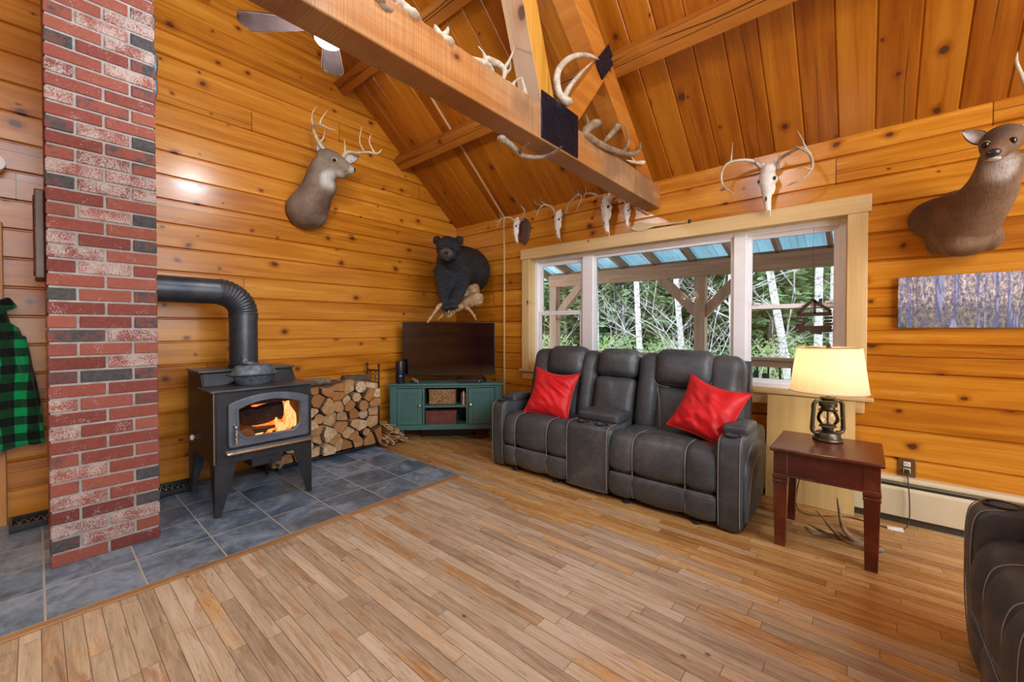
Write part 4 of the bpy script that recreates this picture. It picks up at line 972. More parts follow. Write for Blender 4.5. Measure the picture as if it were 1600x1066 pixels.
# ash lip, draft box and control rod
mb = MB(); mb.box((SX1, SY0 + 0.05, 0.425), (SX1 + 0.04, SY1 - 0.01, 0.437)); mb.build('ash_lip', M['iron_door'], st, bevel=0.002)
mb = MB(); mb.box((0.60, -2.67, 0.285), (0.915, -2.48, 0.345)); mb.build('draft_box', M['iron'], st, bevel=0.003)
mb = MB(); mb.tube([(0.91, -2.56, 0.32), (1.02, -2.545, 0.29)], 0.004, 6); mb.tube([(1.02, -2.545, 0.29), (1.055, -2.54, 0.281)], 0.009, 8); mb.build('draft_rod', M['chrome'], st, smooth=True)
def leg(y, x, sy, sx):
    mb = MB()
    # angle iron leg: plate facing front and plate facing the side, both tapering to the foot
    w0, w1 = 0.125, 0.032; xo = x; xi = x - sx * 0.012
    a = [(y, 0.345), (y + sy * w0, 0.345), (y + sy * w1, 0.008), (y, 0.008)]
    if sx * sy < 0: a = a[::-1]
    mb.prism([(p[0], p[1]) for p in a], 0, xi, xo)
    b = [(x - sx * 0.012, 0.345), (x - sx * w0, 0.345), (x - sx * w1, 0.008), (x - sx * 0.012, 0.008)]
    mb.prism(b, 1, y, y + sy * 0.012)
    mb.build('leg', M['iron'], st)
leg(SY0, SX1, 1, 1); leg(SY1, SX1, -1, 1); leg(SY0, SX0, 1, -1); leg(SY1, SX0, -1, -1)
mb = MB(); mb.M = Matrix.Translation((0.42, SY0, 0.45)) @ Matrix.Rotation(PI / 2, 4, 'X'); mb.lathe([(0.0, 0.03), (0.018, 0.026), (0.022, 0.01), (0.012, 0.0)], n=14); mb.build('side_knob', M['ivory'], st, smooth=True)
# steamer on the step top
t = thing('cast_iron_steamer', 'small cast iron steamer pot with a textured lid standing on the stove top', 'steamer', (0.74, -2.56, FZ + 0.012))
c = (0.765, -2.605, FZ + 0.013)
mb = MB(); mb.lathe([(0.0, 0), (0.098, 0.0), (0.118, 0.02), (0.135, 0.062), (0.172, 0.074), (0.175, 0.081), (0.0, 0.081)], c, 28, False, 0.62, 1.0); mb.build('bowl', M['cast'], t, smooth=True)
mb = MB(); mb.lathe([(0.150, 0.081), (0.135, 0.100), (0.125, 0.122), (0.108, 0.138), (0.0, 0.144)], c, 28, False, 0.62, 1.0); lid = mb.build('lid', M['cast'], t, smooth=True)
mb = MB(); mb.ell((c[0], c[1] - 0.055, c[2] + 0.165), (0.020, 0.024, 0.030)); mb.ell((c[0], c[1] - 0.066, c[2] + 0.198), (0.014, 0.016, 0.015)); mb.ell((c[0] + 0.01, c[1] - 0.025, c[2] + 0.150), (0.02, 0.03, 0.016)); organic(mb, 'lid_knob', M['cast'], lid, 0.004, 2)
for i in range(14):
    mb = MB(); mb.ell((c[0] + q.uniform(-.045, .045), c[1] + q.uniform(-.01, .09), c[2] + 0.134 + q.uniform(0, .01)), (0.016, 0.016, 0.010), n=8, m=6); mb.build('lid_boss', M['cast'], lid, smooth=True)
# fire
def log_poly(r, k, seed):
    q_ = random.Random(seed); return [(r * q_.uniform(.8, 1.1) * math.cos(2 * PI * i / k), r * q_.uniform(.8, 1.1) * math.sin(2 * PI * i / k)) for i in range(k)]
for (p, q2, r, mt, lab) in (((0.62, -2.72, 0.48), (0.82, -2.36, 0.47), 0.045, 'charred', 'charred log at the bottom of the fire'),
                            ((0.78, -2.70, 0.60), (0.80, -2.44, 0.635), 0.068, 'charred', 'large charred log on top of the fire in the stove'),
                            ((0.60, -2.66, 0.52), (0.90, -2.70, 0.505), 0.055, 'logend', 'unburnt split log at the left of the stove fire')):
    mb = MB(); P = [Vector(p).lerp(Vector(q2), i / 5) + V(0, 0, 0.006 * math.sin(i * 2)) for i in range(6)]; mb.tube(P, [r * (1 + 0.08 * math.sin(i * 3)) for i in range(6)], n=9)
    tag(mb.build('burning_log', M[mt], smooth=25, origin=p), lab, 'log')
mb = MB()
def ember_h(u, v): return (0.55 + 0.34 * u, -2.77 + 0.44 * v, 0.444 + 0.018 * noise.noise(V(u * 9, v * 9, 0)) + 0.02)
mb.grid(ember_h, 12, 16); tag(mb.build('ember_bed', M['ember'], smooth=True, origin=(0.72, -2.55, 0.44)), 'glowing bed of embers inside the wood stove', 'embers', kind='stuff')
def flame(x, y, h, w, mt, lab, lean=0.0):
    mb = MB(); P = cr([(x, y, 0.45), (x + 0.01, y + lean * 0.3 + w * 0.4, 0.45 + h * 0.35), (x - 0.01, y + lean * 0.6 - w * 0.3, 0.45 + h * 0.7), (x, y + lean, 0.45 + h)], 5); n = len(P) - 1
    mb.tube(P, [(w * (0.65 + 0.6 * math.sin(PI * min(1, i / n * 1.3)) ** 1) * (1 - (i / n) ** 2.2) + 0.002, 0.3 * w * (1 - (i / n) ** 2) + 0.001) for i in range(n + 1)], n=10, up=(0, 1, 0))
    tag(mb.build('flame', M[mt], smooth=True, origin=(x, y, 0.45)), lab, 'flame')
flame(0.82, -2.395, 0.30, 0.036, 'flame_hot', 'tall bright yellow flame at the right of the stove fire', 0.01)
flame(0.80, -2.455, 0.31, 0.030, 'flame', 'orange flame rising just right of the big charred log', -0.02)
flame(0.84, -2.455, 0.15, 0.026, 'flame_hot', 'short bright flame at the foot of the big charred log', -0.03)
flame(0.70, -2.40, 0.32, 0.065, 'flame', 'broad orange flame behind the tall bright flame', 0.0)
flame(0.62, -2.52, 0.34, 0.09, 'flame', 'orange flame licking up behind the big charred log', 0.03)
flame(0.70, -2.70, 0.27, 0.050, 'flame', 'dim pinkish flame at the far left of the fire', 0.01)
flame(0.87, -2.58, 0.07, 0.05, 'flame', 'low orange flame under the middle of the charred log', 0.09)
flame(0.87, -2.66, 0.05, 0.04, 'flame_hot', 'low flame beside the unburnt log', 0.08)
flame(0.87, -2.44, 0.06, 0.05, 'flame', 'low flame at the lower right of the stove glass', 0.06)
# pipe
sp_ = thing('stove_pipe', 'grey black metal stove pipe rising from the stove and bending into the chimney', 'stove pipe', (0.50, -2.595, HZ))
px, py, pr, bz = 0.50, -2.592, 0.094, 1.508
mb = MB(); mb.tube([(px, py, HZ - 0.006), (px, py, bz - 0.19)], pr, 28); mb.build('riser', M['pipe'], sp_, smooth=True)
mb = MB(); mb.tube([(px, py, HZ - 0.006), (px, py, HZ + 0.03)], pr + 0.006, 28); mb.build('collar', M['iron'], sp_, smooth=True)
mb = MB(); arc = []; rr = []; Rb = 0.165
for i in range(61):
    a = PI / 2 * i / 60; arc.append((px, py - Rb + Rb * math.cos(a), bz - Rb + Rb * math.sin(a))); rr.append(pr + 0.0035 * math.sin(i * PI / 2.5) + 0.001)
mb.tube(arc, rr, 28); mb.build('ribbed_elbow', M['pipe'], sp_, smooth='all')
mb = MB(); mb.tube([(px, py, bz - 0.195), (px, py, bz - Rb)], pr + 0.003, 28); mb.build('seam_band', M['pipe'], sp_, smooth=True)
mb = MB(); mb.tube([(px, py - Rb, bz), (px, CY1 - 0.003, bz)], pr - 0.002, 28); mb.build('horizontal_run', M['pipe'], sp_, smooth=True)

# ---- firewood stack: irregular cells packed on the rack
rack = thing('firewood_rack', 'black iron log rack with scrolled end posts holding the firewood', 'log rack', (0.2, -1.85, 0.006))
WY0, WY1 = -2.36, -1.335
def rbar(nm, *P, r=0.009, mm='black_metal'):
    mb = MB(); mb.tube(P, r, 8); mb.build(nm, M[mm], rack, smooth=True)
for x in (0.075, 0.30):
    rbar('post', (x, WY1 + 0.012, 0.006), (x, WY1 + 0.012, 0.85)); rbar('post', (x, WY0 - 0.012, 0.006), (x, WY0 - 0.012, 0.85)); rbar('base_rail', (x, WY0, 0.05), (x, WY1, 0.05))
    mb = MB(); mb.ell((x, WY1 + 0.012, 0.862), 0.014); mb.build('finial', M['black_metal'], rack, smooth=True)
rbar('top_bar', (0.075, WY1 + 0.012, 0.80), (0.30, WY1 + 0.012, 0.80)); rbar('cross_bar', (0.075, WY1 + 0.012, 0.68), (0.30, WY1 + 0.012, 0.68), r=0.006)
for s in (-1, 1):
    for zz in (-1, 1):
        P = []
        for i in range(26):
            a = i / 25 * 2.6 * PI; r = 0.040 * (1 - i / 27); P.append((0.1875 + s * (0.045 - r * math.cos(a) * 0.9), WY1 + 0.012, 0.74 + zz * (0.002 + 0.026 - r * math.sin(a) * 0.7 * 1)))
        mb = MB(); mb.tube(P, 0.004, 6); mb.build('scroll', M['black_metal'], rack, smooth=True)
def clip(poly, p, n):
    out = []
    for i in range(len(poly)):
        a, b = poly[i], poly[(i + 1) % len(poly)]; da = (a[0] - p[0]) * n[0] + (a[1] - p[1]) * n[1]; db = (b[0] - p[0]) * n[0] + (b[1] - p[1]) * n[1]
        if da <= 0: out.append(a)
        if da * db < 0: t_ = da / (da - db); out.append((a[0] + (b[0] - a[0]) * t_, a[1] + (b[1] - a[1]) * t_))
    return out
def voro_cells(pts, box_fn):
    res = []
    for i, p in enumerate(pts):
        poly = box_fn()
        for j, r in enumerate(pts):
            if j == i: continue
            m = ((p[0] + r[0]) / 2, (p[1] + r[1]) / 2); d = (r[0] - p[0], r[1] - p[1])
            if d[0] ** 2 + d[1] ** 2 > 0.16: continue
            poly = clip(poly, m, d)
            if len(poly) < 3: break
        res.append(poly)
    return res
q = random.Random(12); pts = []
zb = 0.062; rows = 7
for r in range(rows):
    n = 9
    for i in range(n):
        pts.append((WY0 + (i + 0.5 + (0.5 if r % 2 else 0)) * (WY1 - WY0) / n + q.uniform(-.048, .048) - 0.02, zb + (r + 0.5) * 0.092 + q.uniform(-.036, .036)))
def top(y): return 0.715 - 0.02 * math.sin(y * 9) - (0.03 if y > -1.6 else 0)
def boxf(): return [(WY0, zb), (WY1, zb), (WY1, top(WY1)), (-1.6, top(-1.65) + 0.01), (-1.9, top(-1.9)), (WY0, top(WY0))]
cells = voro_cells(pts, boxf)
lbl = ['bottom row', 'second row', 'third row', 'fourth row', 'fifth row', 'sixth row', 'top row']
for i, poly in enumerate(cells):
    if len(poly) < 3: continue
    cx_ = sum(p[0] for p in poly) / len(poly); cz_ = sum(p[1] for p in poly) / len(poly)
    k = q.random(); P = []
    if k < 0.13:   # round log
        r = min(math.hypot((poly[a][0] + poly[a - 1][0]) / 2 - cx_, (poly[a][1] + poly[a - 1][1]) / 2 - cz_) for a in range(len(poly))) * 1.02
        P = [(cx_ + r * math.cos(2 * PI * a / 14), cz_ + r * math.sin(2 * PI * a / 14)) for a in range(14)]
    else:
        for a in range(len(poly)):
            p0 = poly[a]; p1 = poly[(a + 1) % len(poly)]
            for u in (0.1, 0.5, 0.9):
                x_ = p0[0] + (p1[0] - p0[0]) * u; z_ = p0[1] + (p1[1] - p0[1]) * u; s = 0.95 + q.uniform(-.03, .015)
                P.append((cx_ + (x_ - cx_) * s, cz_ + (z_ - cz_) * s))
    x1 = 0.335 + q.uniform(-.05, .045); x0 = 0.03 + q.uniform(0, .01)
    mb = MB(); m_ = len(P); vs = []; sec = (x0, 0.12, 0.22, x1 - 0.012, x1)
    for a, x in enumerate(sec):
        s = 1.0 if a < 4 else 0.95
        for (y, z) in P: vs.append((x, cx_ + (y - cx_) * s + 0.003 * noise.noise(V(x * 20, y * 30, z * 30)), cz_ + (z - cz_) * s))
    mb.v = [Vector(v) for v in vs]
    for a in range(len(sec) - 1):
        for b in range(m_): c_ = (b + 1) % m_; mb.f.append((a * m_ + b, a * m_ + c_, (a + 1) * m_ + c_, (a + 1) * m_ + b)); mb.mi.append(0 if (k < 0.13 or b // 3 % 2 == 0) else 1)
    mb.f.append(tuple(reversed(range(m_)))); mb.mi.append(1); mb.f.append(tuple(range((len(sec) - 1) * m_, len(sec) * m_))); mb.mi.append(1)
    row = min(6, max(0, int((cz_ - zb) / 0.093)))
    tag(mb.build('firewood_log', [M['bark'], M['logend']], origin=(x0, cx_, cz_)), ('round' if k < 0.13 else 'split') + ' firewood log in the ' + lbl[row] + ' of the stack right of the stove', 'log', lbl[row] + ' of stacked firewood')
# two bark covered logs lying along the top of the stack
for (p, q2, r, lab) in (((0.20, -1.66, 0.735), (0.17, -1.36, 0.722), 0.042, 'thick lichen spotted log lying lengthways on top of the firewood stack, right end'), ((0.16, -2.12, 0.742), (0.24, -1.80, 0.738), 0.034, 'slim grey log lying lengthways on top of the firewood stack, left of the other')):
    mb = MB(); mb.mat = 0; P = [Vector(p).lerp(Vector(q2), i / 6) for i in range(7)]; mb.tube(P, [r * (1 + 0.06 * math.sin(i * 2.1)) for i in range(7)], n=10)
    tag(mb.build('firewood_log', M['bark'], smooth=30, origin=p), lab, 'log')
# kindling
for i in range(74):
    y = -1.30 + q.random() * 0.235; h = 0.25 * (1 - ((y + 1.30) / 0.27) ** 1.6); z = 0.016 + q.random() ** 0.8 * max(0.02, h)
    l = q.uniform(0.26, 0.36); x = 0.045 + q.uniform(0, 0.06); a = q.uniform(-.14, .14); bq = q.uniform(-.08, .08); w = q.uniform(0.012, 0.022); hh = q.uniform(0.006, 0.014)
    mb = MB(); mb.bar((x, y, z + max(0, -bq * l)), (x + l, y + a * l * 0.5, z + max(0, bq * l)), w, hh, up=(0, math.sin(i * 2.4) * 0.7, 1)); tag(mb.build('kindling_stick', M['kindling'], origin=(x, y, z)), 'thin split kindling stick in the small heap at the right end of the firewood stack', 'kindling', 'kindling sticks')

# boot tray behind the chimney
t = thing('boot_tray', 'dark rubber boot tray with raised rim on the floor behind the chimney', 'tray', (0.07, -3.3, 0.006))
def tray(y0, y1, x0, x1):
    mb = MB(); mb.box((x0, y0, 0.007), (x1, y1, 0.014)); h = 0.05
    mb.box((x0, y0, 0.014), (x0 + 0.012, y1, h)); mb.box((x1 - 0.012, y0, 0.014), (x1, y1, h)); mb.box((x0 + .012, y0, 0.014), (x1 - .012, y0 + 0.012, h)); mb.box((x0 + .012, y1 - 0.012, 0.014), (x1 - .012, y1, h)); return mb
tray(-3.745, -2.83, 0.03, 0.235).build('rim_and_base', M['black_plastic'], t, bevel=0.004)
def tread(nm, y0, y1, m):
    mb = MB()
    y = y0
    while y < y1: mb.bar((0.05, y, 0.019), (0.215, y + 0.03, 0.019), 0.006, 0.006); mb.bar((0.05, y + 0.03, 0.023), (0.215, y, 0.023), 0.006, 0.006); y += 0.035
    mb.build(nm, M[m], t)
tread('grate', -3.05, -2.86, 'chrome'); tread('woven_mat', -3.72, -3.2, 'antler_dark')
# door casing at the left edge, shirt, small white fixture
mb = MB(); mb.box((0.0, -3.92, 0.0), (0.035, -3.757, 1.9)); struct(mb.build('trim_1', M['casing_vy'] if 'casing_vy' in M else wood('amber casing', 2, 1, 0.5, -8.1, (0.30, 0.10, 0.02), (0.48, 0.20, 0.05), (0.60, 0.30, 0.09), 9, 0.4, 0.4, 0.0, 0.1, False), bevel=0.004))
t = thing('plaid_shirt', 'green and black buffalo plaid flannel shirt hanging on the wall left of the chimney', 'shirt', (0.09, -3.80, 0.5))
def shirt(u, v):
    z = 0.505 + v * 0.885; half = 0.155 * (1 - 0.72 * v ** 2.2) + 0.03
    if v > 0.86: half *= 0.75
    a = 2 * PI * u; fold = 0.016 * math.sin(a * 5 + 1.5 * v) * (1.1 - v) + 0.008 * math.sin(a * 9 + 4 * v)
    y = -3.815 + (half + fold * 0.7) * math.cos(a) + 0.02 * (1 - v); x = 0.105 + (0.05 + fold) * math.sin(a); zz = z + (0.012 * math.sin(a * 3) if v < 0.02 else 0)
    return (x, y, zz)
mb = MB(); mb.grid(shirt, 72, 30); o = mb.build('body_cloth', M['plaid'], t, smooth='all'); sm = o.modifiers.new('sol', 'SOLIDIFY'); sm.thickness = 0.003
def sleeve(u, v):
    P = [(0.12, -3.70, 1.19), (0.13, -3.675, 1.0), (0.125, -3.655, 0.8), (0.12, -3.65, 0.60)]; c_ = cr(P, 8); k = min(len(c_) - 1, int(v * (len(c_) - 1))); a = 2 * PI * u; r = 0.038 + 0.006 * math.sin(3 * a + 8 * v)
    return (c_[k][0] + r * math.sin(a) * 0.8, c_[k][1] + r * math.cos(a) * 0.75, c_[k][2])
mb = MB(); mb.grid(sleeve, 24, 24); o = mb.build('sleeve', M['plaid'], t, smooth='all'); sm = o.modifiers.new('sol', 'SOLIDIFY'); sm.thickness = 0.003
mb = MB(); mb.M = Matrix.Translation((0.12, -3.79, 1.36)) @ Matrix.Rotation(0.5, 4, 'X'); mb.puff((0, 0, 0), (0.03, 0.085, 0.035), 0.012, n=6, wr=0.01); mb.build('collar', M['plaid'], t, smooth='all')
for z in (0.75, 0.93, 1.12):
    mb = MB(); mb.ell((0.158, -3.735 + (z - .75) * -0.03, z), (0.003, 0.006, 0.006), n=8, m=6); mb.build('button', M['black_plastic'], t)
t = thing('wall_fixture', 'small white round wall fixture at the left edge above the plaid shirt', 'fixture', (0.0, -3.79, 2.245))
mb = MB(); mb.M = Matrix.Translation((0.006, -3.79, 2.245)) @ Matrix.Rotation(PI / 2, 4, 'Y'); mb.lathe([(0.0, 0), (0.045, 0.0), (0.045, 0.012), (0.03, 0.02), (0.03, 0.07), (0.052, 0.075), (0.052, 0.105), (0.0, 0.11)], n=24, cap=False); mb.build('cap', M['vinyl'], t, smooth=True)
# ================================================================ measured points: photograph sight lines met with real planes
_Fc = V(-0.65236, 0.75777, -0.01396); _Uc = R2.cross(_Fc)
def _ray(px, py): return _Fc + R2 * ((px - 800) / 641.3) - _Uc * ((py - 521.95) / 641.3)
def AX(px, py, x): d = _ray(px, py); return C0 + d * ((x - C0.x) / d.x)
def AY(px, py, y): d = _ray(px, py); return C0 + d * ((y - C0.y) / d.y)
def AZ(px, py, z): d = _ray(px, py); return C0 + d * ((z - C0.z) / d.z)
def AD(px, py, D): return C0 + _ray(px, py) * D

# ---------------------------------------------------------------- television corner
s2 = math.sqrt(0.5)
tv = thing('tv_stand', 'teal painted corner TV stand with two beadboard doors and open shelves', 'TV stand', (0.62, -0.69, 0), rotz=PI / 4)
# local: x along the front, -y towards the room, z up
W, Hh, B0 = 0.60, 0.64, 0.135
def part(nm, m, boxes, parent, bevel=0.003):
    mb = MB()
    for a, b in boxes: mb.box(a, b)
    return mb.build(nm, m, parent, bevel=bevel, local=True)
mb = MB(); mb.prism([(-W - .03, -0.06), (W + .03, -0.06), (W + .03, 0.0), (W - 0.28, 0.40), (-W + 0.28, 0.40), (-W - .03, 0.0)], 2, Hh - 0.024, Hh); mb.build('top', M['teal'], tv, bevel=0.006, local=True)
mb = MB(); pc = [(-W, -0.03), (W, -0.03), (W, 0.0), (W - 0.27, 0.38), (-W + 0.27, 0.38), (-W, 0.0)]
for i, (a, b) in enumerate(zip(pc, pc[1:] + pc[:1])):
    if i in (0,): continue
    mb.bar((a[0], a[1], (B0 + Hh) / 2), (b[0], b[1], (B0 + Hh) / 2), 0.014, Hh - 0.024 - B0)
mb.box((-W + 0.002, -0.03, B0), (W - 0.002, 0.30, B0 + 0.05)) ; mb.build('carcass', M['teal'], tv, local=True)
part('face_frame', M['teal'], [((-W, -0.042, B0), (-W + 0.07, -0.02, Hh - .024)), ((W - 0.07, -0.042, B0), (W, -0.02, Hh - .024)), ((-W + .07, -0.042, B0), (W - .07, -0.02, B0 + 0.055)), ((-W + .07, -0.042, Hh - 0.05), (W - .07, -0.02, Hh - .024)),
     ((-0.255, -0.042, B0 + .055), (-0.235, 0.25, Hh - .05)), ((0.215, -0.042, B0 + .055), (0.235, 0.25, Hh - .05))], tv)
part('shelf', M['teal'], [((-0.235, -0.035, 0.375), (0.215, 0.25, 0.398))], tv)
for _x in (-W + 0.10, W - 0.10):
    part('foot', M['teal'], [((_x - 0.03, 0.0, 0.0), (_x + 0.03, 0.06, B0))], tv)
part('underside_shadow', M['black_plastic'], [((-0.30, 0.22, 0.0), (0.30, 0.34, B0))], tv)  # black block stands in for the dark shadow beneath the stand
for s, (x0, x1) in ((1, (-W + 0.075, -0.26)), (-1, (0.24, W - 0.075))):
    z0, z1 = B0 + 0.06, Hh - 0.055
    mb = MB(); ring = 0.045
    frame_ring(mb, x0, x1, z0, z1, ring, -0.048, -0.032); d = mb.build('door', M['teal'], tv, bevel=0.002, local=True)
    mb = MB(); x = x0 + ring; nb = 6; wv = (x1 - x0 - 2 * ring) / nb
    for i in range(nb): mb.box((x + 0.002, -0.041, z0 + ring), (x + wv - 0.002, -0.034, z1 - ring)); x += wv
    mb.box((x0 + ring, -0.036, z0 + ring), (x1 - ring, -0.032, z1 - ring)); mb.build('beadboard_panel', M['teal'], d, local=True)
    kx = x1 - 0.025 if s > 0 else x0 + 0.025
    mb = MB(); mb.M = Matrix.Translation((kx, -0.048, 0.405)) @ Matrix.Rotation(PI / 2, 4, 'X'); mb.lathe([(0.0, 0), (0.008, 0.0), (0.006, 0.012), (0.016, 0.018), (0.015, 0.028), (0.0, 0.032)], n=14, cap=False); mb.build('knob', M['chrome'], d, smooth=True, local=True)
def on_stand(x, y, z): return Vector((0.62, -0.69, 0)) + V(x * s2 - y * s2, x * s2 + y * s2, z)
def lthing(nm, lab, cat, x, y, z): return thing(nm, lab, cat, on_stand(x, y, z), rotz=PI / 4)
t = lthing('wicker_basket', 'golden woven wicker basket on the upper open shelf of the teal stand', 'basket', -0.045, 0.08, 0.398)
mb = MB(); mb.puff((0, 0, 0.085), (0.145, 0.10, 0.083), 0.012, n=8); mb.build('basket_body', M['wicker'], t, smooth=True, local=True)
mb = MB(); mb.tube([(-.142, -.098, .165), (.142, -.098, .165), (.142, .098, .165), (-.142, .098, .165), (-.142, -.098, .165)], 0.008, 8, cap=False); mb.build('rim', M['wicker'], t, smooth=True, local=True)
t = lthing('storage_box', 'reddish brown storage box on the lower open shelf of the teal stand', 'box', -0.06, 0.07, B0 + 0.05)
part('box_body', M['brownbox'], [((-0.165, -0.09, 0), (0.165, 0.09, 0.125))], t); part('box_lid', M['brownbox'], [((-0.169, -0.094, 0.118), (0.169, 0.094, 0.150))], t)
t = lthing('book_stack', 'pale upright books at the right end of the upper open shelf', 'books', 0.18, 0.04, 0.398)
for i, (x, m) in enumerate(((-0.015, 'plaque'), (0.006, 'kindling'), (0.022, 'brownbox'))): part('book', M[m], [((x - 0.008, -0.05, 0), (x + 0.008, 0.09, 0.13 + 0.015 * (i == 1)))], t, 0.002)
# television
t = lthing('television', 'wide black flat screen television standing on the teal stand', 'television', 0.02, 0.12, Hh)
part('screen_frame', M['black_plastic'], [((-0.515, -0.012, 0.072), (0.515, 0.012, 0.668)), ((-0.35, 0.012, 0.12), (0.35, 0.045, 0.42))], t, 0.003)
part('screen', M['screen'], [((-0.505, -0.0135, 0.088), (0.505, -0.0125, 0.658))], t, 0)
part('bottom_bezel', M['black_metal'], [((-0.515, -0.016, 0.072), (0.515, -0.012, 0.084))], t, 0.001)
for x in (-0.36, 0.36):
    mb = MB(); mb.bar((x, 0, 0.075), (x + (0.05 if x > 0 else -0.05), -0.09, 0.008), 0.018, 0.014); mb.bar((x, 0, 0.075), (x + (0.05 if x > 0 else -0.05), 0.09, 0.008), 0.018, 0.014); mb.build('foot', M['black_plastic'], t, local=True)
t = lthing('cable_box', 'flat black cable box under the right half of the television', 'media box', 0.27, -0.0, Hh)
part('housing', M['black_plastic'], [((-0.14, -0.05, 0.004), (0.12, 0.07, 0.042))], t, 0.004); part('front_light', M['led'], [((0.085, -0.052, 0.018), (0.095, -0.050, 0.024))], t, 0)
t = lthing('smart_speaker', 'tall black cylindrical speaker with a blue light on the left end of the teal stand', 'speaker', -0.50, -0.0, Hh)
mb = MB(); mb.lathe([(0.0, 0), (0.045, 0.0), (0.05, 0.012), (0.05, 0.225), (0.043, 0.245), (0.0, 0.25)], n=28, cap=False); mb.build('housing', M['black_plastic'], t, smooth=True, local=True)
mb = MB(); mb.M = Matrix.Rotation(-PI / 2 + 0.3, 4, 'Z') @ Matrix.Translation((0.0495, 0, 0.085)); mb.puff((0, 0, 0), (0.0015, 0.012, 0.004), 0.001, n=4); mb.build('status_light', M['led'], t, local=True)
t = lthing('small_figurine', 'small dark knobbly ornament on the teal stand at the left foot of the television', 'ornament', -0.33, -0.045, Hh)
mb = MB()
for i in range(9): mb.ell((0.028 * math.sin(i * 2.3), 0.02 * math.cos(i * 1.7), 0.014 + 0.035 * (i % 3) / 2), 0.014, n=8, m=6)
organic(mb, 'figure', M['antler_dark'], t, 0.005, 2, local=True)

# ---------------------------------------------------------------- antlers and skulls
def antler_mesh(mb, main, tines, r, n=9):
    m = cr(main, 6); L = len(m) - 1
    mb.tube(m, [r * (1.0 - 0.62 * (i / L)) * (1 if i < L - 3 else (L - i + 0.5) / 4) for i in range(L + 1)], n)
    mb.ell(m[0], (r * 1.35, r * 1.35, r * 0.8), n=10, m=6)
    for (f, *pts) in tines:
        k = int(f * L); p0 = m[k]; rt = r * (1 - 0.62 * f) * 0.78
        c = cr([p0] + [tuple(p) for p in pts], 5); l = len(c) - 1
        mb.tube(c, [rt * (1.1 - 0.95 * (i / l)) for i in range(l + 1)], 7)
def antler_thing(main, tines, r, lab, mat='antler', grp=None, nm='antler'):
    mb = MB(); antler_mesh(mb, [tuple(p) for p in main], tines, r)
    o = mb.build(nm, M[mat], smooth=60, origin=tuple(main[0])); return tag(o, lab, 'antler', grp)
g_ = 'loose antlers on the tie beam'
X = lambda px, py, x=2.66: AX(px, py, x)
# left of the plate, from the far left (nearest the camera) rightwards
antler_thing([X(641, 24, 2.69), X(625, 8, 2.66), X(606, -4, 2.63), X(588, -2, 2.60)], [(0.55, X(612, -14, 2.62), X(606, -30, 2.62))], 0.029, 'pale antler at the far left end of the visible tie beam', 'antler', g_)
antler_thing([X(590, 2, 2.70), X(604, 16, 2.70), X(628, 20, 2.68), X(648, 34, 2.67)], [(0.5, X(619, 2, 2.66), X(610, -10, 2.64)), (0.8, X(652, 24, 2.64), X(660, 34, 2.66))], 0.022, 'knobbly antler with a cut brown base at the left end of the tie beam', 'antler_dark', g_)
antler_thing([X(697, 66, 2.69), X(676, 62, 2.68), X(662, 48, 2.66), X(640, 38, 2.63)], [], 0.026, 'straight antler beam lying along the tie beam left of the spiky base', 'antler', g_)
antler_thing([X(691, 64, 2.66), X(684, 52, 2.66), X(679, 38, 2.65)], [(0.2, X(698, 50, 2.63), X(700, 42, 2.62)), (0.5, X(694, 56, 2.69), X(703, 62, 2.70)), (0.3, X(676, 56, 2.62), X(670, 50, 2.60))], 0.027, 'short spiky antler base standing up on the tie beam', 'antler', g_)
antler_thing([X(698, 66, 2.67), X(711, 84, 2.68), X(728, 93, 2.69), X(752, 98, 2.69), X(766, 106, 2.68), X(773, 124, 2.68)], [(0.72, X(757, 86, 2.66), X(747, 72, 2.65))], 0.027, 'long smooth antler curving along the tie beam towards the post', 'antler', g_)
antler_thing([X(762, 95, 2.62), X(780, 102, 2.64), X(789, 112, 2.66), X(785, 128, 2.66)], [(0.6, X(796, 94, 2.62), X(804, 74, 2.60)), (0.75, X(797, 108, 2.62), X(797, 94, 2.60)), (0.95, X(776, 132, 2.69))], 0.023, 'forked antler rising above the tie beam just left of the post', 'antler', g_)
antler_thing([X(822, 158, 2.68), X(806, 142, 2.69), X(792, 130, 2.68), X(778, 128, 2.66)], [(0.45, X(804, 128, 2.66), X(817, 120, 2.64)), (0.02, X(820, 140, 2.66), X(815, 120, 2.65))], 0.021, 'pale antler with a looped tine against the foot of the post', 'antler', g_)
antler_thing([X(886, 159, 2.73), X(873, 146, 2.72), X(871, 114, 2.72), X(890, 91, 2.735), X(915, 86, 2.74), X(936, 93, 2.74)], [(0.10, X(890, 136, 2.735), X(908, 114, 2.74), X(926, 96, 2.74))], 0.027, 'big pale antler looped between the post and the brace', 'antler', g_)
# right of the plate
antler_thing([X(931, 193, 2.72), X(914, 205, 2.71), X(922, 216, 2.71), X(944, 229, 2.725), X(968, 238, 2.74), X(985, 241, 2.745), X(998, 236, 2.745), X(1001, 222, 2.745)], [(0.16, X(918, 194, 2.70), X(915, 178, 2.69)), (0.60, X(981, 226, 2.745), X(980, 210, 2.745), X(974, 194, 2.745))], 0.031, 'heavy brown antler lying along the tie beam right of the black plate', 'antler_dark', g_)
antler_thing([X(965, 198, 2.68), X(953, 212, 2.68), X(940, 226, 2.68)], [], 0.027, 'sawn off antler stub standing up right of the black plate', 'antler_dark', g_)
antler_thing([X(1004, 254, 2.735), X(992, 254, 2.73), X(978, 250, 2.725)], [(0.5, X(986, 244, 2.73))], 0.018, 'small pale antler piece near the wall end of the tie beam', 'antler_cream', g_)
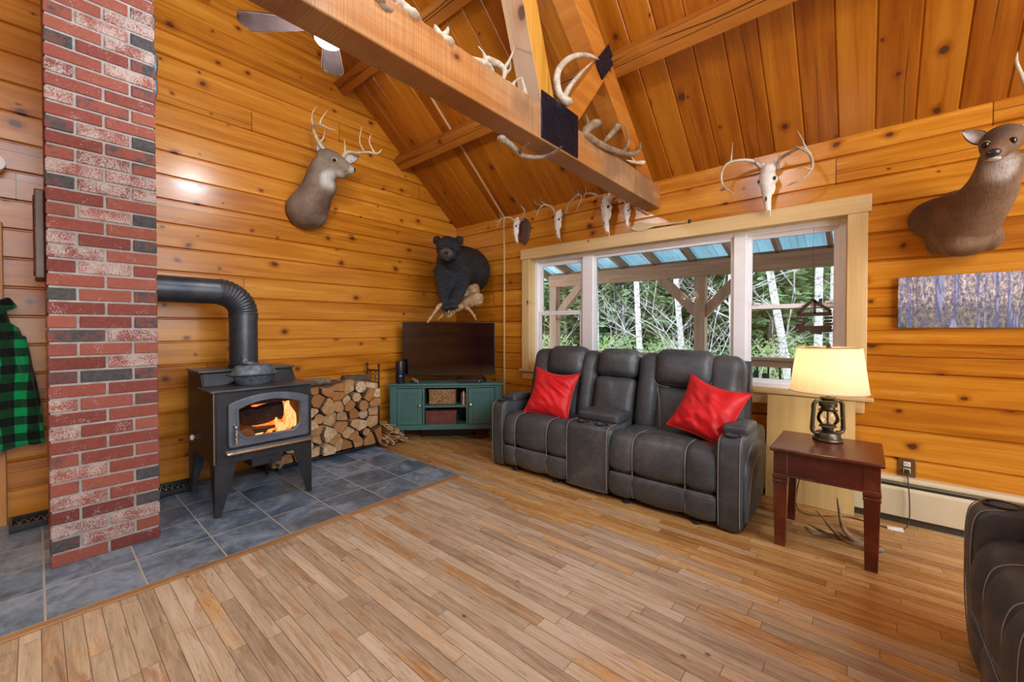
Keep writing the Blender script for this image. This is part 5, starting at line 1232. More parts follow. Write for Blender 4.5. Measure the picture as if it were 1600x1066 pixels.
# antler hung under the beam
antler_thing([AZ(784, 216, 2.275), AZ(802, 230, 2.278), AZ(815, 242, 2.28), AZ(840, 246, 2.27), AZ(862, 241, 2.26), AZ(879, 228, 2.24)], [(0.38, AZ(818, 232, 2.26), AZ(826, 224, 2.24))], 0.019, 'curved antler hanging against the underside of the tie beam below the black plate', 'antler', None)
antler_thing([AY(1606, 140, -0.35), AY(1596, 118, -0.36), AY(1588, 96, -0.34), AY(1590, 80, -0.32)], [], 0.012, 'curved pale antler tip at the right edge of the photo above the doe', 'antler_cream', None)

def skull(c, h, yaw, lab, main_l, tines_l, main_r, tines_r, r=0.013, mat='antler', tilt=0.0, nasal=True):
    """c: crown centre on the wall; h: length of skull downwards; local x right, y out of the wall (world -y)"""
    t = thing('deer_skull', lab, 'deer skull', c, 'deer skulls above the window')
    Rm = Matrix.Rotation(yaw, 4, 'Z') @ Matrix.Rotation(tilt, 4, 'Y'); mb = MB(); mb.M = Rm
    k = h / 0.30
    # crown, brow, orbits, long tapering muzzle
    mb.ell((0, -0.045 * k, -0.015 * k), (0.046 * k, 0.045 * k, 0.045 * k)); mb.ell((0, -0.060 * k, -0.07 * k), (0.052 * k, 0.040 * k, 0.055 * k)); mb.ell((-.043 * k, -0.055 * k, -0.085 * k), (0.018 * k, 0.025 * k, 0.024 * k)); mb.ell((.043 * k, -0.055 * k, -0.085 * k), (0.018 * k, 0.025 * k, 0.024 * k))
    mb.tube([(0, -0.062 * k, -0.09 * k), (0, -0.066 * k, -0.16 * k), (0, -0.058 * k, -0.23 * k), (0, -0.048 * k, -0.285 * k)], [(0.036 * k, 0.044 * k), (0.030 * k, 0.032 * k), (0.023 * k, 0.024 * k), (0.012 * k, 0.014 * k)], 14, up=(0, 1, 0))
    mb.tube([(-.012 * k, -0.045 * k, -0.24 * k), (-.010 * k, -0.04 * k, -0.30 * k)], [0.008 * k, 0.005 * k], 8); mb.tube([(.014 * k, -0.045 * k, -0.22 * k), (.012 * k, -0.03 * k, -0.33 * k)], [0.008 * k, 0.004 * k], 8)
    for s in (-1, 1): mb.tube([(s * .036 * k, -.05 * k, -.095 * k), (s * .036 * k, -.04 * k, -.14 * k), (s * .026 * k, -.045 * k, -.18 * k)], 0.009 * k, 8); mb.tube([(s * .024 * k, -.045 * k, .01 * k), (s * .032 * k, -.045 * k, .04 * k)], [0.016 * k, 0.013 * k], 8)
    organic(mb, 'skull_bone', M['bone'], t, 0.0055, 3, local=True)
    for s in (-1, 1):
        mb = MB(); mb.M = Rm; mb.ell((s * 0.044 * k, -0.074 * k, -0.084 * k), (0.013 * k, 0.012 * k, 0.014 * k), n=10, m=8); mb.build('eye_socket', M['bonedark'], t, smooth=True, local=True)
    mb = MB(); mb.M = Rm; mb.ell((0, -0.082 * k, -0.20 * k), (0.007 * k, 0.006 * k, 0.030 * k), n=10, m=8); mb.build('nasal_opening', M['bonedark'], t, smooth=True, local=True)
    for nm, mm, tt in (('antler_left', main_l, tines_l), ('antler_right', main_r, tines_r)):
        if mm:
            mb = MB(); antler_mesh(mb, [tuple(Vector(p) - Vector(c)) for p in mm], [(f, *[Vector(p) - Vector(c) for p in pp]) for f, *pp in tt], r); mb.build('antler', M[mat], t, smooth=60, local=True)
    return t
Y = AY
c4 = Y(1203, 266, -0.02)
skull(c4, 0.33, -0.10, 'wide antlered deer skull centred above the right half of the window',
      [Y(1191, 264, -.06), Y(1176, 252, -.12), Y(1152, 251, -.18), Y(1134, 258, -.22), Y(1127, 275, -.24), Y(1131, 292, -.24), Y(1148, 303, -.24)], [(0.42, Y(1143, 243, -.20), Y(1145, 222, -.20)), (0.1, Y(1182, 255, -.12), Y(1180, 246, -.12))],
      [Y(1214, 264, -.06), Y(1218, 250, -.10), Y(1232, 240, -.16), Y(1252, 231, -.22), Y(1266, 242, -.24), Y(1269, 262, -.24), Y(1255, 278, -.24), Y(1226, 292, -.24)], [(0.5, Y(1253, 218, -.22), Y(1246, 204, -.22)), (0.55, Y(1252, 233, -.24), Y(1244, 228, -.25)), (0.75, Y(1254, 262, -.26), Y(1242, 266, -.26)), (0.05, Y(1218, 246, -.12), Y(1218, 238, -.12))], 0.014)
c3 = Y(955, 312, -0.03)
skull(c3, 0.33, -0.35, 'deer skull above the window just left of the end of the tie beam',
      [Y(944, 314, -.07), Y(930, 304, -.12), Y(915, 303, -.16), Y(912, 312, -.18)], [(0.7, Y(916, 296, -.17), Y(914, 288, -.17))],
      [Y(962, 314, -.07), Y(967, 310, -.09), Y(968, 305, -.10)], [], 0.013)
c2 = Y(878, 334, -0.03)
skull(c2, 0.27, -0.35, 'deer skull above the window between two other skulls, antlers arching both ways',
      [Y(869, 336, -.07), Y(862, 324, -.12), Y(850, 320, -.16), Y(842, 328, -.18), Y(838, 340, -.18)], [(0.6, Y(837, 318, -.18), Y(834, 310, -.18)), (0.45, Y(846, 315, -.16), Y(844, 307, -.16)), (0.75, Y(838, 332, -.2), Y(833, 326, -.2))],
      [Y(884, 332, -.07), Y(890, 318, -.12), Y(902, 305, -.18), Y(909, 308, -.20), Y(905, 320, -.22), Y(898, 332, -.22)], [(0.45, Y(903, 300, -.18), Y(901, 296, -.18))], 0.012)
pl1 = thing('skull_plaque', 'dark shield shaped plaque behind the leftmost deer skull on the window wall', 'plaque', Y(822, 365, -0.01))
cpl = Y(821, 362, 0); mb = MB(); mb.prism([(cpl.x + 0.085 * math.sin(a) * (1 if math.cos(a) > 0 else 0.9 + 0.1 * math.cos(a)), cpl.z + 0.02 + (0.13 if math.cos(a) > 0 else 0.175) * math.cos(a) * (1 - 0.18 * abs(math.sin(a)))) for a in [2 * PI * i / 28 for i in range(28)]], 1, -0.026, -0.001); mb.build('board', M['plaque'], pl1, bevel=0.006)
c1 = Y(813, 345, -0.05)
skull(c1, 0.26, -0.5, 'leftmost deer skull, mounted on a dark plaque above the window corner',
      [Y(805, 346, -.09), Y(796, 340, -.13), Y(784, 342, -.17), Y(778, 350, -.19), Y(777, 356, -.19)], [(0.65, Y(775, 346, -.2), Y(774, 338, -.2)), (0.5, Y(781, 336, -.18), Y(779, 333, -.18))],
      [Y(816, 344, -.08), Y(818, 338, -.12), Y(819, 328, -.16), Y(812, 321, -.18)], [(0.3, Y(813, 340, -.13), Y(805, 346, -.14))], 0.011)
c5 = Y(984, 322, -0.03)
skull(c5, 0.20, -0.3, 'small white skull half hidden behind the wall end of the tie beam', [Y(978, 318, -.06), Y(972, 312, -.10), Y(968, 320, -.12)], [], [Y(992, 324, -.06), Y(1000, 330, -.08), Y(1008, 326, -.08)], [], 0.012)
mb = MB(); P = cr([Y(986, 357, -.03), Y(996, 356, -.03), Y(1012, 353.5, -.03), Y(1030, 350, -.03), Y(1079, 344.5, -.03)], 6); nP = len(P) - 1
def pr_(f): return (0.006, (0.010 + 0.040 * math.sin(min(1, f / 0.30) * PI * 0.92 + 0.12)) if f < 0.42 else 0.0125)
pd = thing('canoe_paddle', 'small pale wooden paddle lying flat on the wall just above the window casing', 'paddle', tuple(P[nP // 2]))
a_, b_p = Y(986, 357, -.03), Y(1079, 345.5, -.03); mb = MB(); N_ = 30; vs = []
for i in range(N_ + 1):
    f = i / N_; p = a_.lerp(b_p, f); hw = 0.043 * math.sin(min(1.0, (f + 0.012) / 0.28) * PI / 2) ** 0.6 if f < 0.2 else max(0.0105, 0.043 * (1 - (f - 0.2) / 0.28) ** 1.0)
    if f > 0.95: hw = 0.016
    for s, yy in ((-1, -0.022), (1, -0.022), (1, -0.036), (-1, -0.036)): vs.append((p.x, yy, p.z + s * hw))
fs = [(0, 1, 2, 3), tuple(N_ * 4 + k for k in (3, 2, 1, 0))]
for i in range(N_):
    for k in range(4): fs.append((i * 4 + k, i * 4 + (k + 1) % 4, (i + 1) * 4 + (k + 1) % 4, (i + 1) * 4 + k))
mb.add(vs, fs); mb.build('blade_and_shaft', M['paddle'], pd, bevel=0.004)
mb = MB(); mb.ell((b_p.x - 0.01, -0.03, b_p.z), (0.016, 0.010, 0.019)); mb.build('grip_tip', M['bonedark'], pd, smooth=True)

# ---------------------------------------------------------------- buck head
EYEB = V(0.42, -1.845, 2.775)
def buck_col(t, o, sp):
    n = t.noise(o, 9, 4, 0.6)
    c = t.ramp(n, [(0.3, (0.17, 0.125, 0.088)), (0.7, (0.32, 0.245, 0.18))])
    c = t.mix(ball(t, o, tuple(AD(520, 283, 3.68) - V(0, -1.93, 2.36)), 0.06, 0.13), c, (0.66, 0.62, 0.57))       # white throat
    c = t.mix(t.math('MULTIPLY', ball(t, o, (0.300, 0.060, 0.060), 0.06, 0.16), 0.75), c, (0.13, 0.065, 0.045))     # dark breast streak
    c = t.mix(t.math('MULTIPLY', ball(t, o, (0.535, 0.205, 0.305), 0.028, 0.060), 0.8), c, (0.52, 0.46, 0.40))      # pale muzzle
    c = t.mix(t.math('MULTIPLY', ball(t, o, (0.100, -0.090, 0.040), 0.06, 0.22), 0.6), c, (0.36, 0.30, 0.25)); return c
M['buckfur'] = fur('buck fur', buck_col)
M['earin'] = plain('pale inner ear', (0.52, 0.46, 0.42), 0.8, 0, 0.25, 40)
bk = thing('mounted_buck_head', 'mounted whitetail buck head with cream antlers on the gable wall', 'deer mount', (0.0, -1.93, 2.36))
mb = MB()
# neck loft from the wall: chest, throat, head
neck = [(-0.0, -1.94, 2.355), (0.08, -1.935, 2.37), (0.18, -1.925, 2.44), (0.27, -1.92, 2.55), (0.33, -1.92, 2.66), (0.365, -1.905, 2.75)]
nr = [(0.165, 0.17), (0.172, 0.175), (0.160, 0.158), (0.132, 0.128), (0.112, 0.106), (0.092, 0.082)]
def loft(mb, C_, Rr, n=20, up=(0, 0, 1)):
    c = cr([(*a, *b) for a, b in zip(C_, Rr)], 5); mb.tube([p[:3] for p in c], [(p[3], p[4]) for p in c], n, up=up)
loft(mb, neck, nr)
mb.ell((0.03, -1.93, 2.26), (0.06, 0.14, 0.075)); mb.ell((0.10, -1.86, 2.34), (0.13, 0.10, 0.13))
head = [(0.345, -1.945, 2.775), (0.385, -1.895, 2.785), (0.43, -1.84, 2.765), (0.475, -1.79, 2.730), (0.515, -1.74, 2.695), (0.540, -1.708, 2.675)]
hr = [(0.060, 0.058), (0.080, 0.068), (0.076, 0.064), (0.057, 0.047), (0.044, 0.038), (0.031, 0.031)]
loft(mb, head, hr)
mb.ell((0.40, -1.85, 2.70), (0.075, 0.075, 0.06)); mb.ell((0.50, -1.775, 2.675), (0.045, 0.045, 0.022), (0, 0, 0.8)) # jaw
mb.ell(AD(519, 266, 3.76), (0.085, 0.085, 0.085)); mb.ell(AD(533, 270, 3.74), (0.06, 0.06, 0.05)); mb.ell(AD(508, 290, 3.80), (0.10, 0.10, 0.13))
organic(mb, 'head_and_neck', M['buckfur'], bk, 0.010, 4)
hd = V(0.66, 0.72, -0.2).normalized(); hl = V(-0.72, 0.66, 0).normalized()    # forward and the head's left (away from camera)
def hp(f, s, u): return V(0.42, -1.85, 2.77) + hd * f + hl * s + V(0.1, 0.1, 0.98) * u
def eye(parent, p, r=0.014):
    mb = MB(); mb.ell(p, r, n=14, m=10); mb.build('eye', M['eye'], parent, smooth=True)
eye(bk, AD(522.5, 250, 3.668), 0.016); eye(bk, hp(0.0, 0.076, 0.016), 0.016)
for _p in (AD(522.5, 250, 3.682), hp(0.0, 0.066, 0.016)):
    mb = MB(); mb.ell(_p, (0.026, 0.026, 0.021), n=14, m=10); mb.build('eye_ring', M['earin'], bk, smooth=True)
mb = MB(); mb.ell(hp(0.188, 0, -0.043), (0.020, 0.022, 0.019), (0, 0, 0.8), n=14, m=10); mb.build('nose', M['nose'], bk, smooth=True)
def ear(parent, base, tip, nrm, w, matf, mati):
    """cupped leaf shaped ear"""
    base, tip, nrm = Vector(base), Vector(tip), Vector(nrm).normalized(); ax = tip - base; sd = ax.cross(nrm).normalized()
    def fo(k, m):
        def fn(u, v):
            ww = w * math.sin(PI * min(1, v * 0.93 + 0.10)) ** 0.75 * (1 - 0.25 * v) + 0.002; a = (u - 0.5) * 2
            return base + ax * v + sd * (a * ww * m) + nrm * (-(1 - a * a) * w * 0.55 * (1 - v * 0.6) + k)
        return fn
    mb = MB(); mb.grid(fo(-0.003, 1.0), 10, 14); o = mb.build('ear', matf, parent, smooth='all'); s_ = o.modifiers.new('s', 'SOLIDIFY'); s_.thickness = 0.005
    mb = MB(); mb.grid(fo(0.004, 0.82), 10, 14); mb.build('ear_lining', mati, o, smooth='all')
ear(bk, AD(508, 249, 3.77), AD(497, 219, 3.72), V(0.9, -0.4, 0.1), 0.056, M['buckfur'], M['earin'])
ear(bk, AD(538, 251, 3.84), AD(561, 244, 3.90), V(0.8, -0.5, -0.2), 0.048, M['buckfur'], M['earin'])
def amesh(parent, main, tines, r, mat): mb = MB(); antler_mesh(mb, [tuple(p) for p in main], tines, r); mb.build('antler', M[mat], parent, smooth=60)
D = lambda px, py, d: AD(px, py, d)
amesh(bk, [D(512, 240, 3.76), D(500, 226, 3.72), D(490, 205, 3.68), D(489, 196, 3.62), D(500, 195, 3.56), D(513, 201, 3.50), D(525, 203, 3.46)], [(0.55, D(487, 188, 3.62), D(489, 174, 3.60), D(496, 166, 3.58)), (0.68, D(502, 186, 3.54), D(512, 172, 3.52)), (0.2, D(505, 216, 3.70), D(507, 203, 3.68))], 0.0175, 'antler_cream')
amesh(bk, [D(536, 245, 3.82), D(543, 238, 3.86), D(560, 239, 3.82), D(575, 238, 3.76), D(590, 240, 3.70), D(597, 233, 3.66)], [(0.12, D(539, 230, 3.84), D(538, 217, 3.82)), (0.55, D(562, 222, 3.78), D(565, 198, 3.76)), (0.75, D(577, 222, 3.72), D(581, 208, 3.70))], 0.0175, 'antler_cream')

# ---------------------------------------------------------------- doe head on the window wall
HD = AY(1548, 232, -0.50)
DOE = V(4.52, 0.0, 1.95)
def doe_col(t, o, sp):
    n = t.noise(o, 8, 4, 0.6)
    c = t.ramp(n, [(0.3, (0.155, 0.085, 0.042)), (0.7, (0.27, 0.155, 0.085))])
    p = AY(1560, 263, -0.46) - DOE; c = t.mix(t.math('MULTIPLY', ball(t, o, tuple(p), 0.035, 0.09), 0.9), c, (0.60, 0.52, 0.46))
    p = AY(1500, 395, -0.30) - DOE; c = t.mix(t.math('MULTIPLY', ball(t, o, tuple(p), 0.04, 0.13), 0.6), c, (0.50, 0.32, 0.20))
    p = AY(1455, 335, -0.05) - DOE; c = t.mix(t.math('MULTIPLY', ball(t, o, tuple(p), 0.08, 0.22), 0.6), c, (0.10, 0.06, 0.035))
    p = AY(1555, 216, -0.48) - DOE; c = t.mix(t.math('MULTIPLY', ball(t, o, tuple(p), 0.03, 0.11), 0.6), c, (0.075, 0.058, 0.048))
    p = AY(1547, 249, -0.58) - DOE; c = t.mix(t.math('MULTIPLY', ball(t, o, tuple(p), 0.008, 0.022), 0.8), c, (0.55, 0.46, 0.40)); return c
M['doefur'] = fur('doe fur', doe_col)
# fur() uses object coordinates relative to the part, whose origin is the mount's base
de = thing('mounted_doe_head', 'mounted whitetail doe head without antlers on the window wall above the canvas picture', 'deer mount', DOE)
mb = MB()
Q = AY
loft(mb, [Q(1498, 348, -0.0), Q(1500, 345, -0.10), Q(1520, 332, -0.20), Q(1545, 300, -0.30), Q(1558, 270, -0.36), Q(1566, 240, -0.40)],
     [(0.19, 0.155), (0.185, 0.15), (0.15, 0.125), (0.115, 0.105), (0.094, 0.088), (0.082, 0.08)], 20)
mb.ell(Q(1475, 340, -0.04), (0.165, 0.07, 0.13)); mb.ell(Q(1505, 378, -0.14), (0.11, 0.11, 0.085)); mb.ell(Q(1470, 378, -0.06), (0.07, 0.05, 0.08)); mb.ell(Q(1545, 370, -0.1), (0.06, 0.09, 0.08))
loft(mb, [Q(1572, 212, -0.37), Q(1567, 218, -0.42), Q(1561, 228, -0.48), Q(1556, 237, -0.54), Q(1552, 242, -0.59), Q(1551, 243, -0.615)], [(0.055, 0.065), (0.074, 0.083), (0.062, 0.070), (0.042, 0.048), (0.034, 0.036), (0.024, 0.030)], 18)
mb.ell(Q(1552, 246, -0.53), (0.032, 0.055, 0.022))
organic(mb, 'head_and_neck', M['doefur'], de, 0.010, 4)
eye(de, Q(1539, 227, -0.535), 0.017); eye(de, Q(1582, 220, -0.535), 0.017)
for p in (Q(1540, 227, -0.522), Q(1581, 220, -0.522)):
    mb = MB(); mb.ell(p, (0.021, 0.021, 0.021), n=12, m=8); mb.build('eye_ring', M['antler_dark'], de, smooth=True)
mb = MB(); mb.ell(Q(1552, 238.5, -0.625), (0.027, 0.016, 0.018), n=14, m=10); mb.build('nose', M['nose'], de, smooth=True)
mb = MB(); mb.ell(Q(1553, 248.5, -0.60), (0.024, 0.022, 0.010), n=14, m=10); mb.build('chin', M['earin'], de, smooth=True)
ear(de, Q(1546, 222, -0.43), Q(1502, 204, -0.42), V(-0.1, -1, -0.15), 0.036, M['doefur'], M['earin'])
ear(de, Q(1586, 212, -0.42), Q(1612, 192, -0.40), V(0.1, -1, -0.15), 0.036, M['doefur'], M['earin'])

# ---------------------------------------------------------------- black bear half mount climbing on driftwood
BB = V(0.35, -0.35, 1.75)
def bear_col(t, o, sp):
    n = t.noise(o, 12, 3, 0.6); c = t.ramp(n, [(0.3, (0.005, 0.007, 0.011)), (0.7, (0.018, 0.025, 0.036))])
    p = AD(697, 396, 4.16) - BB; c = t.mix(ball(t, o, tuple(p), 0.045, 0.085), c, (0.13, 0.12, 0.115)); return c
M['bearfur'] = fur('black bear fur', bear_col, 0.55, 150, 0.9, 0.5)
br = thing('mounted_black_bear', 'black bear half mount leaning out of the room corner above the television', 'bear mount', BB)
B = AD; mb = MB()
loft(mb, [V(0.10, -0.10, 1.86), B(735, 425, 4.95), B(722, 418, 4.72), B(708, 408, 4.50), B(702, 394, 4.40)], [(0.15, 0.22), (0.25, 0.235), (0.25, 0.235), (0.185, 0.19), (0.125, 0.13)], 22)
loft(mb, [B(712, 430, 4.5), B(705, 460, 4.40), B(700, 470, 4.36)], [(0.13, 0.17), (0.10, 0.12), (0.05, 0.06)], 18)
mb.ell(B(701, 388, 4.34), (0.135, 0.135, 0.125)); mb.ell(B(699, 398, 4.26), (0.10, 0.10, 0.085))
loft(mb, [B(699, 392, 4.28), B(697, 395, 4.20), B(697, 397, 4.14)], [(0.068, 0.07), (0.050, 0.052), (0.034, 0.038)], 16)
for s in (-1, 1): mb.ell(B(700.5 + s * 17.5, 375.5, 4.40), (0.046, 0.046, 0.048))
loft(mb, [B(690, 420, 4.45), B(692, 445, 4.36), B(694, 464, 4.28), B(698, 478, 4.20)], [(0.085, 0.09), (0.065, 0.07), (0.052, 0.055), (0.052, 0.05)], 16)
loft(mb, [B(722, 425, 4.5), B(720, 448, 4.36), B(714, 462, 4.26), B(708, 476, 4.18)], [(0.10, 0.10), (0.07, 0.075), (0.055, 0.06), (0.055, 0.05)], 16)
mb.ell(B(699, 481, 4.17), (0.055, 0.055, 0.035)); mb.ell(B(709, 479, 4.15), (0.055, 0.055, 0.035))
organic(mb, 'body', M['bearfur'], br, 0.012, 4)
bo = br.children[0]; tx = bpy.data.textures.new('fur_clumps', 'CLOUDS'); tx.noise_scale = 0.03; dm = bo.modifiers.new('d', 'DISPLACE'); dm.texture = tx; dm.strength = 0.022; dm.mid_level = 0.5
eye(br, B(690, 388, 4.195), 0.014); eye(br, B(706, 387.5, 4.195), 0.014)
mb = MB(); mb.ell(B(697, 395, 4.105), (0.024, 0.024, 0.019)); mb.build('nose', M['nose'], br, smooth=True)
for i, (px, py) in enumerate(((690, 486), (695, 489), (700, 490), (704, 489), (708, 487), (713, 484))):
    mb = MB(); mb.tube(cr([B(px, py - 4, 4.13), B(px - 1, py, 4.10), B(px - 2, py + 4, 4.11)], 4), [0.007, 0.007, 0.0065, 0.006, 0.005, 0.004, 0.003, 0.002, 0.001], 6); mb.build('claw', M['claw'], br, smooth=True)
dw = thing('driftwood_stump', 'gnarled pale driftwood root under the paws of the black bear in the corner', 'driftwood', B(738, 466, 4.7))
M['drift'] = antler_mat('tan driftwood', (0.20, 0.11, 0.05), (0.42, 0.27, 0.14), (0.60, 0.44, 0.26))
mb = MB(); mb.ell(B(738, 454, 4.72), (0.085, 0.085, 0.10)); mb.ell(B(743, 468, 4.66), (0.095, 0.095, 0.085)); mb.ell(B(732, 472, 4.6), (0.08, 0.08, 0.07)); mb.ell(B(726, 462, 4.7), (0.07, 0.07, 0.09)); mb.ell(V(0.32, -0.32, 1.62), (0.12, 0.12, 0.10)); mb.tube([V(0.12, -0.12, 1.65), V(0.35, -0.33, 1.62)], 0.085, 12)
mb.tube(cr([B(732, 470, 4.55), B(718, 480, 4.35), B(706, 487, 4.2), B(701, 492, 4.12)], 5), [0.05, 0.045, 0.042, 0.04, 0.038, 0.037, 0.036, 0.035, 0.034, 0.033, 0.033, 0.034, 0.036, 0.038, 0.040, 0.036], 12)
mb.tube(cr([B(705, 484, 4.25), B(690, 476, 4.2), B(680, 487, 4.1), B(668, 504, 4.05)], 5), [0.03 - 0.0014 * i for i in range(16)], 10)
mb.tube(cr([B(700, 486, 4.25), B(692, 492, 4.2), B(683, 502, 4.15)], 5), [0.022 - 0.0016 * i for i in range(11)], 8)
mb.tube(cr([B(720, 478, 4.4), B(730, 482, 4.32), B(739, 491, 4.25), B(745, 501, 4.2)], 5), [0.030 - 0.0015 * i for i in range(16)], 10)
organic(mb, 'root_wood', M['drift'], dw, 0.009, 2)
bo = dw.children[0]; tx = bpy.data.textures.new('gnarl', 'CLOUDS'); tx.noise_scale = 0.05; dm = bo.modifiers.new('d', 'DISPLACE'); dm.texture = tx; dm.strength = 0.025; dm.mid_level = 0.5
# ================================================================ SOFA
def smooth_prof(P, n=5): 
    c = cr(P + [P[0]], n); return [tuple(p) for p in c[:-1]]
def stitch(parent, pts, r=0.0022, mat='stitch', n=5, local=True):
    """dashed seam thread: one tube per seam"""
    mb = MB(); c = cr(pts, 8); mb.tube(c, r, n); return mb.build('stitched_seam', M[mat], parent, smooth='all', local=local)
def seat_profile(top, y_f, zb, y_b=0.30):
    # y measured from the front (0) to the back (positive); z up
    return smooth_prof([(y_b, top - 0.10), (y_b, top - 0.01), (0.22, top + 0.0), (0.10, top + 0.014), (0.035, top - 0.012), (0.002, top - 0.07), (y_f, top - 0.15), (y_f + 0.004, zb + 0.05), (0.018, zb + 0.012), (0.05, zb), (0.12, zb + 0.02)], 4)
def recliner_set(root, L, units, two=True):
    """local: x 0..L, y 0 (front) .. 0.86 (back), z up"""
    AW = 0.145; S_ = M['suede']
    # arms: rounded top, front panel, storage pad, cup holder
    for s, xa in ((0, 0.0), (1, L - AW)):
        xo = xa if s == 0 else xa + AW
        prof = smooth_prof([(0.012, 0.03), (0.0, 0.30), (0.004, 0.50), (0.03, 0.565), (0.09, 0.583), (0.30, 0.578), (0.60, 0.565), (0.70, 0.54), (0.735, 0.40), (0.62, 0.10), (0.55, 0.02), (0.25, 0.012), (0.05, 0.012)], 4)
        mb = MB(); mb.sweep(prof, xa, xa + AW, b=0.018, m=10, power=6); a = mb.build('arm', S_, root, smooth='all', local=True)
        mb = MB(); mb.puff((xa + AW / 2, 0.295, 0.597), (AW / 2 + 0.004, 0.145, 0.030), 0.022, (0, 0, 0.012), n=10); mb.build('arm_pad', S_, root, smooth='all', local=True)
        mb = MB(); mb.lathe([(0.050, 0.0), (0.050, 0.006), (0.042, 0.008), (0.040, 0.001), (0.0, 0.001)], (xa + AW / 2, 0.085, 0.579), 24, False); mb.build('cup_holder', M['hole'], root, smooth=True, local=True)
        xf = (xa + 0.014, xa + AW - 0.014)
        for xx in xf: stitch(root, [(xx, 0.012, 0.04), (xx, 0.003, 0.18), (xx, 0.001, 0.32), (xx, 0.004, 0.49), (xx, 0.026, 0.560), (xx, 0.085, 0.580)])
        # side panel seams, bulging outer skin
        xs = xo + (0.004 if s else -0.004); sg = 1 if s else -1
        mb = MB(); mb.sweep(smooth_prof([(0.06, 0.06), (0.05, 0.30), (0.09, 0.42), (0.22, 0.50), (0.45, 0.50), (0.66, 0.44), (0.68, 0.34), (0.56, 0.08)], 4), min(xo - sg * 0.04, xo + sg * 0.018), max(xo - sg * 0.04, xo + sg * 0.018), b=0.03, m=8, power=4); mb.build('side_panel', S_, root, smooth='all', local=True)
        stitch(root, [(xo + sg * 0.014, 0.10, 0.06), (xo + sg * 0.019, 0.12, 0.25), (xo + sg * 0.019, 0.22, 0.38), (xo + sg * 0.019, 0.42, 0.42), (xo + sg * 0.017, 0.60, 0.36)])
    for kind, x0, x1, cuts in units:
        if kind == 'seat':
            n = len(cuts) - 1
            for i in range(n):
                a, b = cuts[i], cuts[i + 1]
                mb = MB(); mb.sweep(seat_profile(0.487, -0.014, 0.205), a, b, b=0.022, m=10, power=3); mb.build('seat_cushion', S_, root, smooth='all', local=True)
                mb = MB(); mb.sweep(smooth_prof([(0.10, 0.215), (0.03, 0.215), (-0.010, 0.19), (-0.012, 0.10), (0.008, 0.045), (0.05, 0.035), (0.14, 0.05)], 4), a, b, b=0.016, m=8, power=3); mb.build('footrest_panel', S_, root, smooth='all', local=True)
                if i > 0: stitch(root, [(a + 0.004, 0.30, 0.482), (a + 0.004, 0.12, 0.488), (a + 0.004, 0.035, 0.463), (a + 0.004, 0.006, 0.40), (a + 0.004, 0.0, 0.31), (a + 0.004, 0.006, 0.21), (a + 0.004, 0.001, 0.10), (a + 0.004, 0.016, 0.05)])
            stitch(root, [(x0 + .012, 0.0, 0.207), ((x0 + x1) / 2, 0.0, 0.207), (x1 - .012, 0.0, 0.207)], 0.0016)
            mb = MB(); mb.box((x0 + 0.01, 0.06, 0.10), (x1 - 0.01, 0.62, 0.42)); mb.build('seat_base', S_, root, bevel=0.02, local=True)
            mb = MB(); mb.puff(((x0 + x1) / 2, 0.42, 0.43), ((x1 - x0) / 2 - 0.004, 0.20, 0.055), 0.04, (0, 0, 0.01), n=8); mb.build('seat_rear', S_, root, smooth='all', local=True)
            # back: tilted; local frame along the back
            tilt = -0.26; H0 = 0.42; HB = 0.64; yb = 0.46
            def bk(x, y, z): return (x, yb + y * math.cos(tilt) + z * -math.sin(tilt), H0 + z * math.cos(tilt) + y * math.sin(tilt))
            def bpuff(nm, xa, xb, za, zb_, th, r, crown, yo=0.0):
                mb = MB(); mb.puff(bk((xa + xb) / 2, yo, (za + zb_) / 2), ((xb - xa) / 2, th, (zb_ - za) / 2), r, (0, crown, 0), (tilt * -1 * -1, 0, 0), 12, 0.006, xa * 3); return mb.build(nm, S_, root, smooth='all', local=True)
            w = x1 - x0; m1, m2 = x0 + w * 0.27, x1 - w * 0.27
            bpuff('back_wing', x0 - (0.05 if x0 < 0.3 else 0), m1, -0.02, HB - 0.005, 0.11, 0.085, 0.02); bpuff('back_wing', m2, x1 + (0.05 if x1 > L - 0.3 else 0), -0.02, HB - 0.005, 0.11, 0.085, 0.02)
            bpuff('lumbar_panel', m1 - 0.03, m2 + 0.03, -0.04, 0.37, 0.10, 0.05, 0.02, 0.012)
            bpuff('headrest_cushion', x0 + w * 0.19, x1 - w * 0.19, 0.355, HB + 0.022, 0.118, 0.09, 0.03, -0.018)
            for s in (-1, 1):
                xm_ = (x0 + x1) / 2 + s * w * 0.22
                stitch(root, [bk(xm_ + s * 0.012, -0.115, 0.35), bk(xm_ - s * 0.012, -0.105, 0.22), bk(xm_ - s * 0.035, -0.10, 0.03)])
                stitch(root, [bk((x0 + x1) / 2 + s * w * 0.10, -0.135, 0.352), bk((x0 + x1) / 2 + s * w * 0.24, -0.120, 0.37), bk((x0 + x1) / 2 + s * w * 0.32, -0.108, 0.45), bk((x0 + x1) / 2 + s * w * 0.33, -0.09, 0.60)], 0.0018)
        else:
            mb = MB(); mb.sweep(smooth_prof([(0.40, 0.10), (0.40, 0.50), (0.30, 0.512), (0.06, 0.512), (0.012, 0.498), (-0.004, 0.44), (-0.006, 0.25), (0.0, 0.05), (0.03, 0.035), (0.25, 0.035)], 4), x0, x1, b=0.012, m=8, power=6); mb.build('console_front', S_, root, smooth='all', local=True)
            mb = MB(); mb.puff(((x0 + x1) / 2, 0.32, 0.545), ((x1 - x0) / 2 - 0.004, 0.165, 0.036), 0.026, (0, 0, 0.016), n=10); mb.build('console_lid', S_, root, smooth='all', local=True)
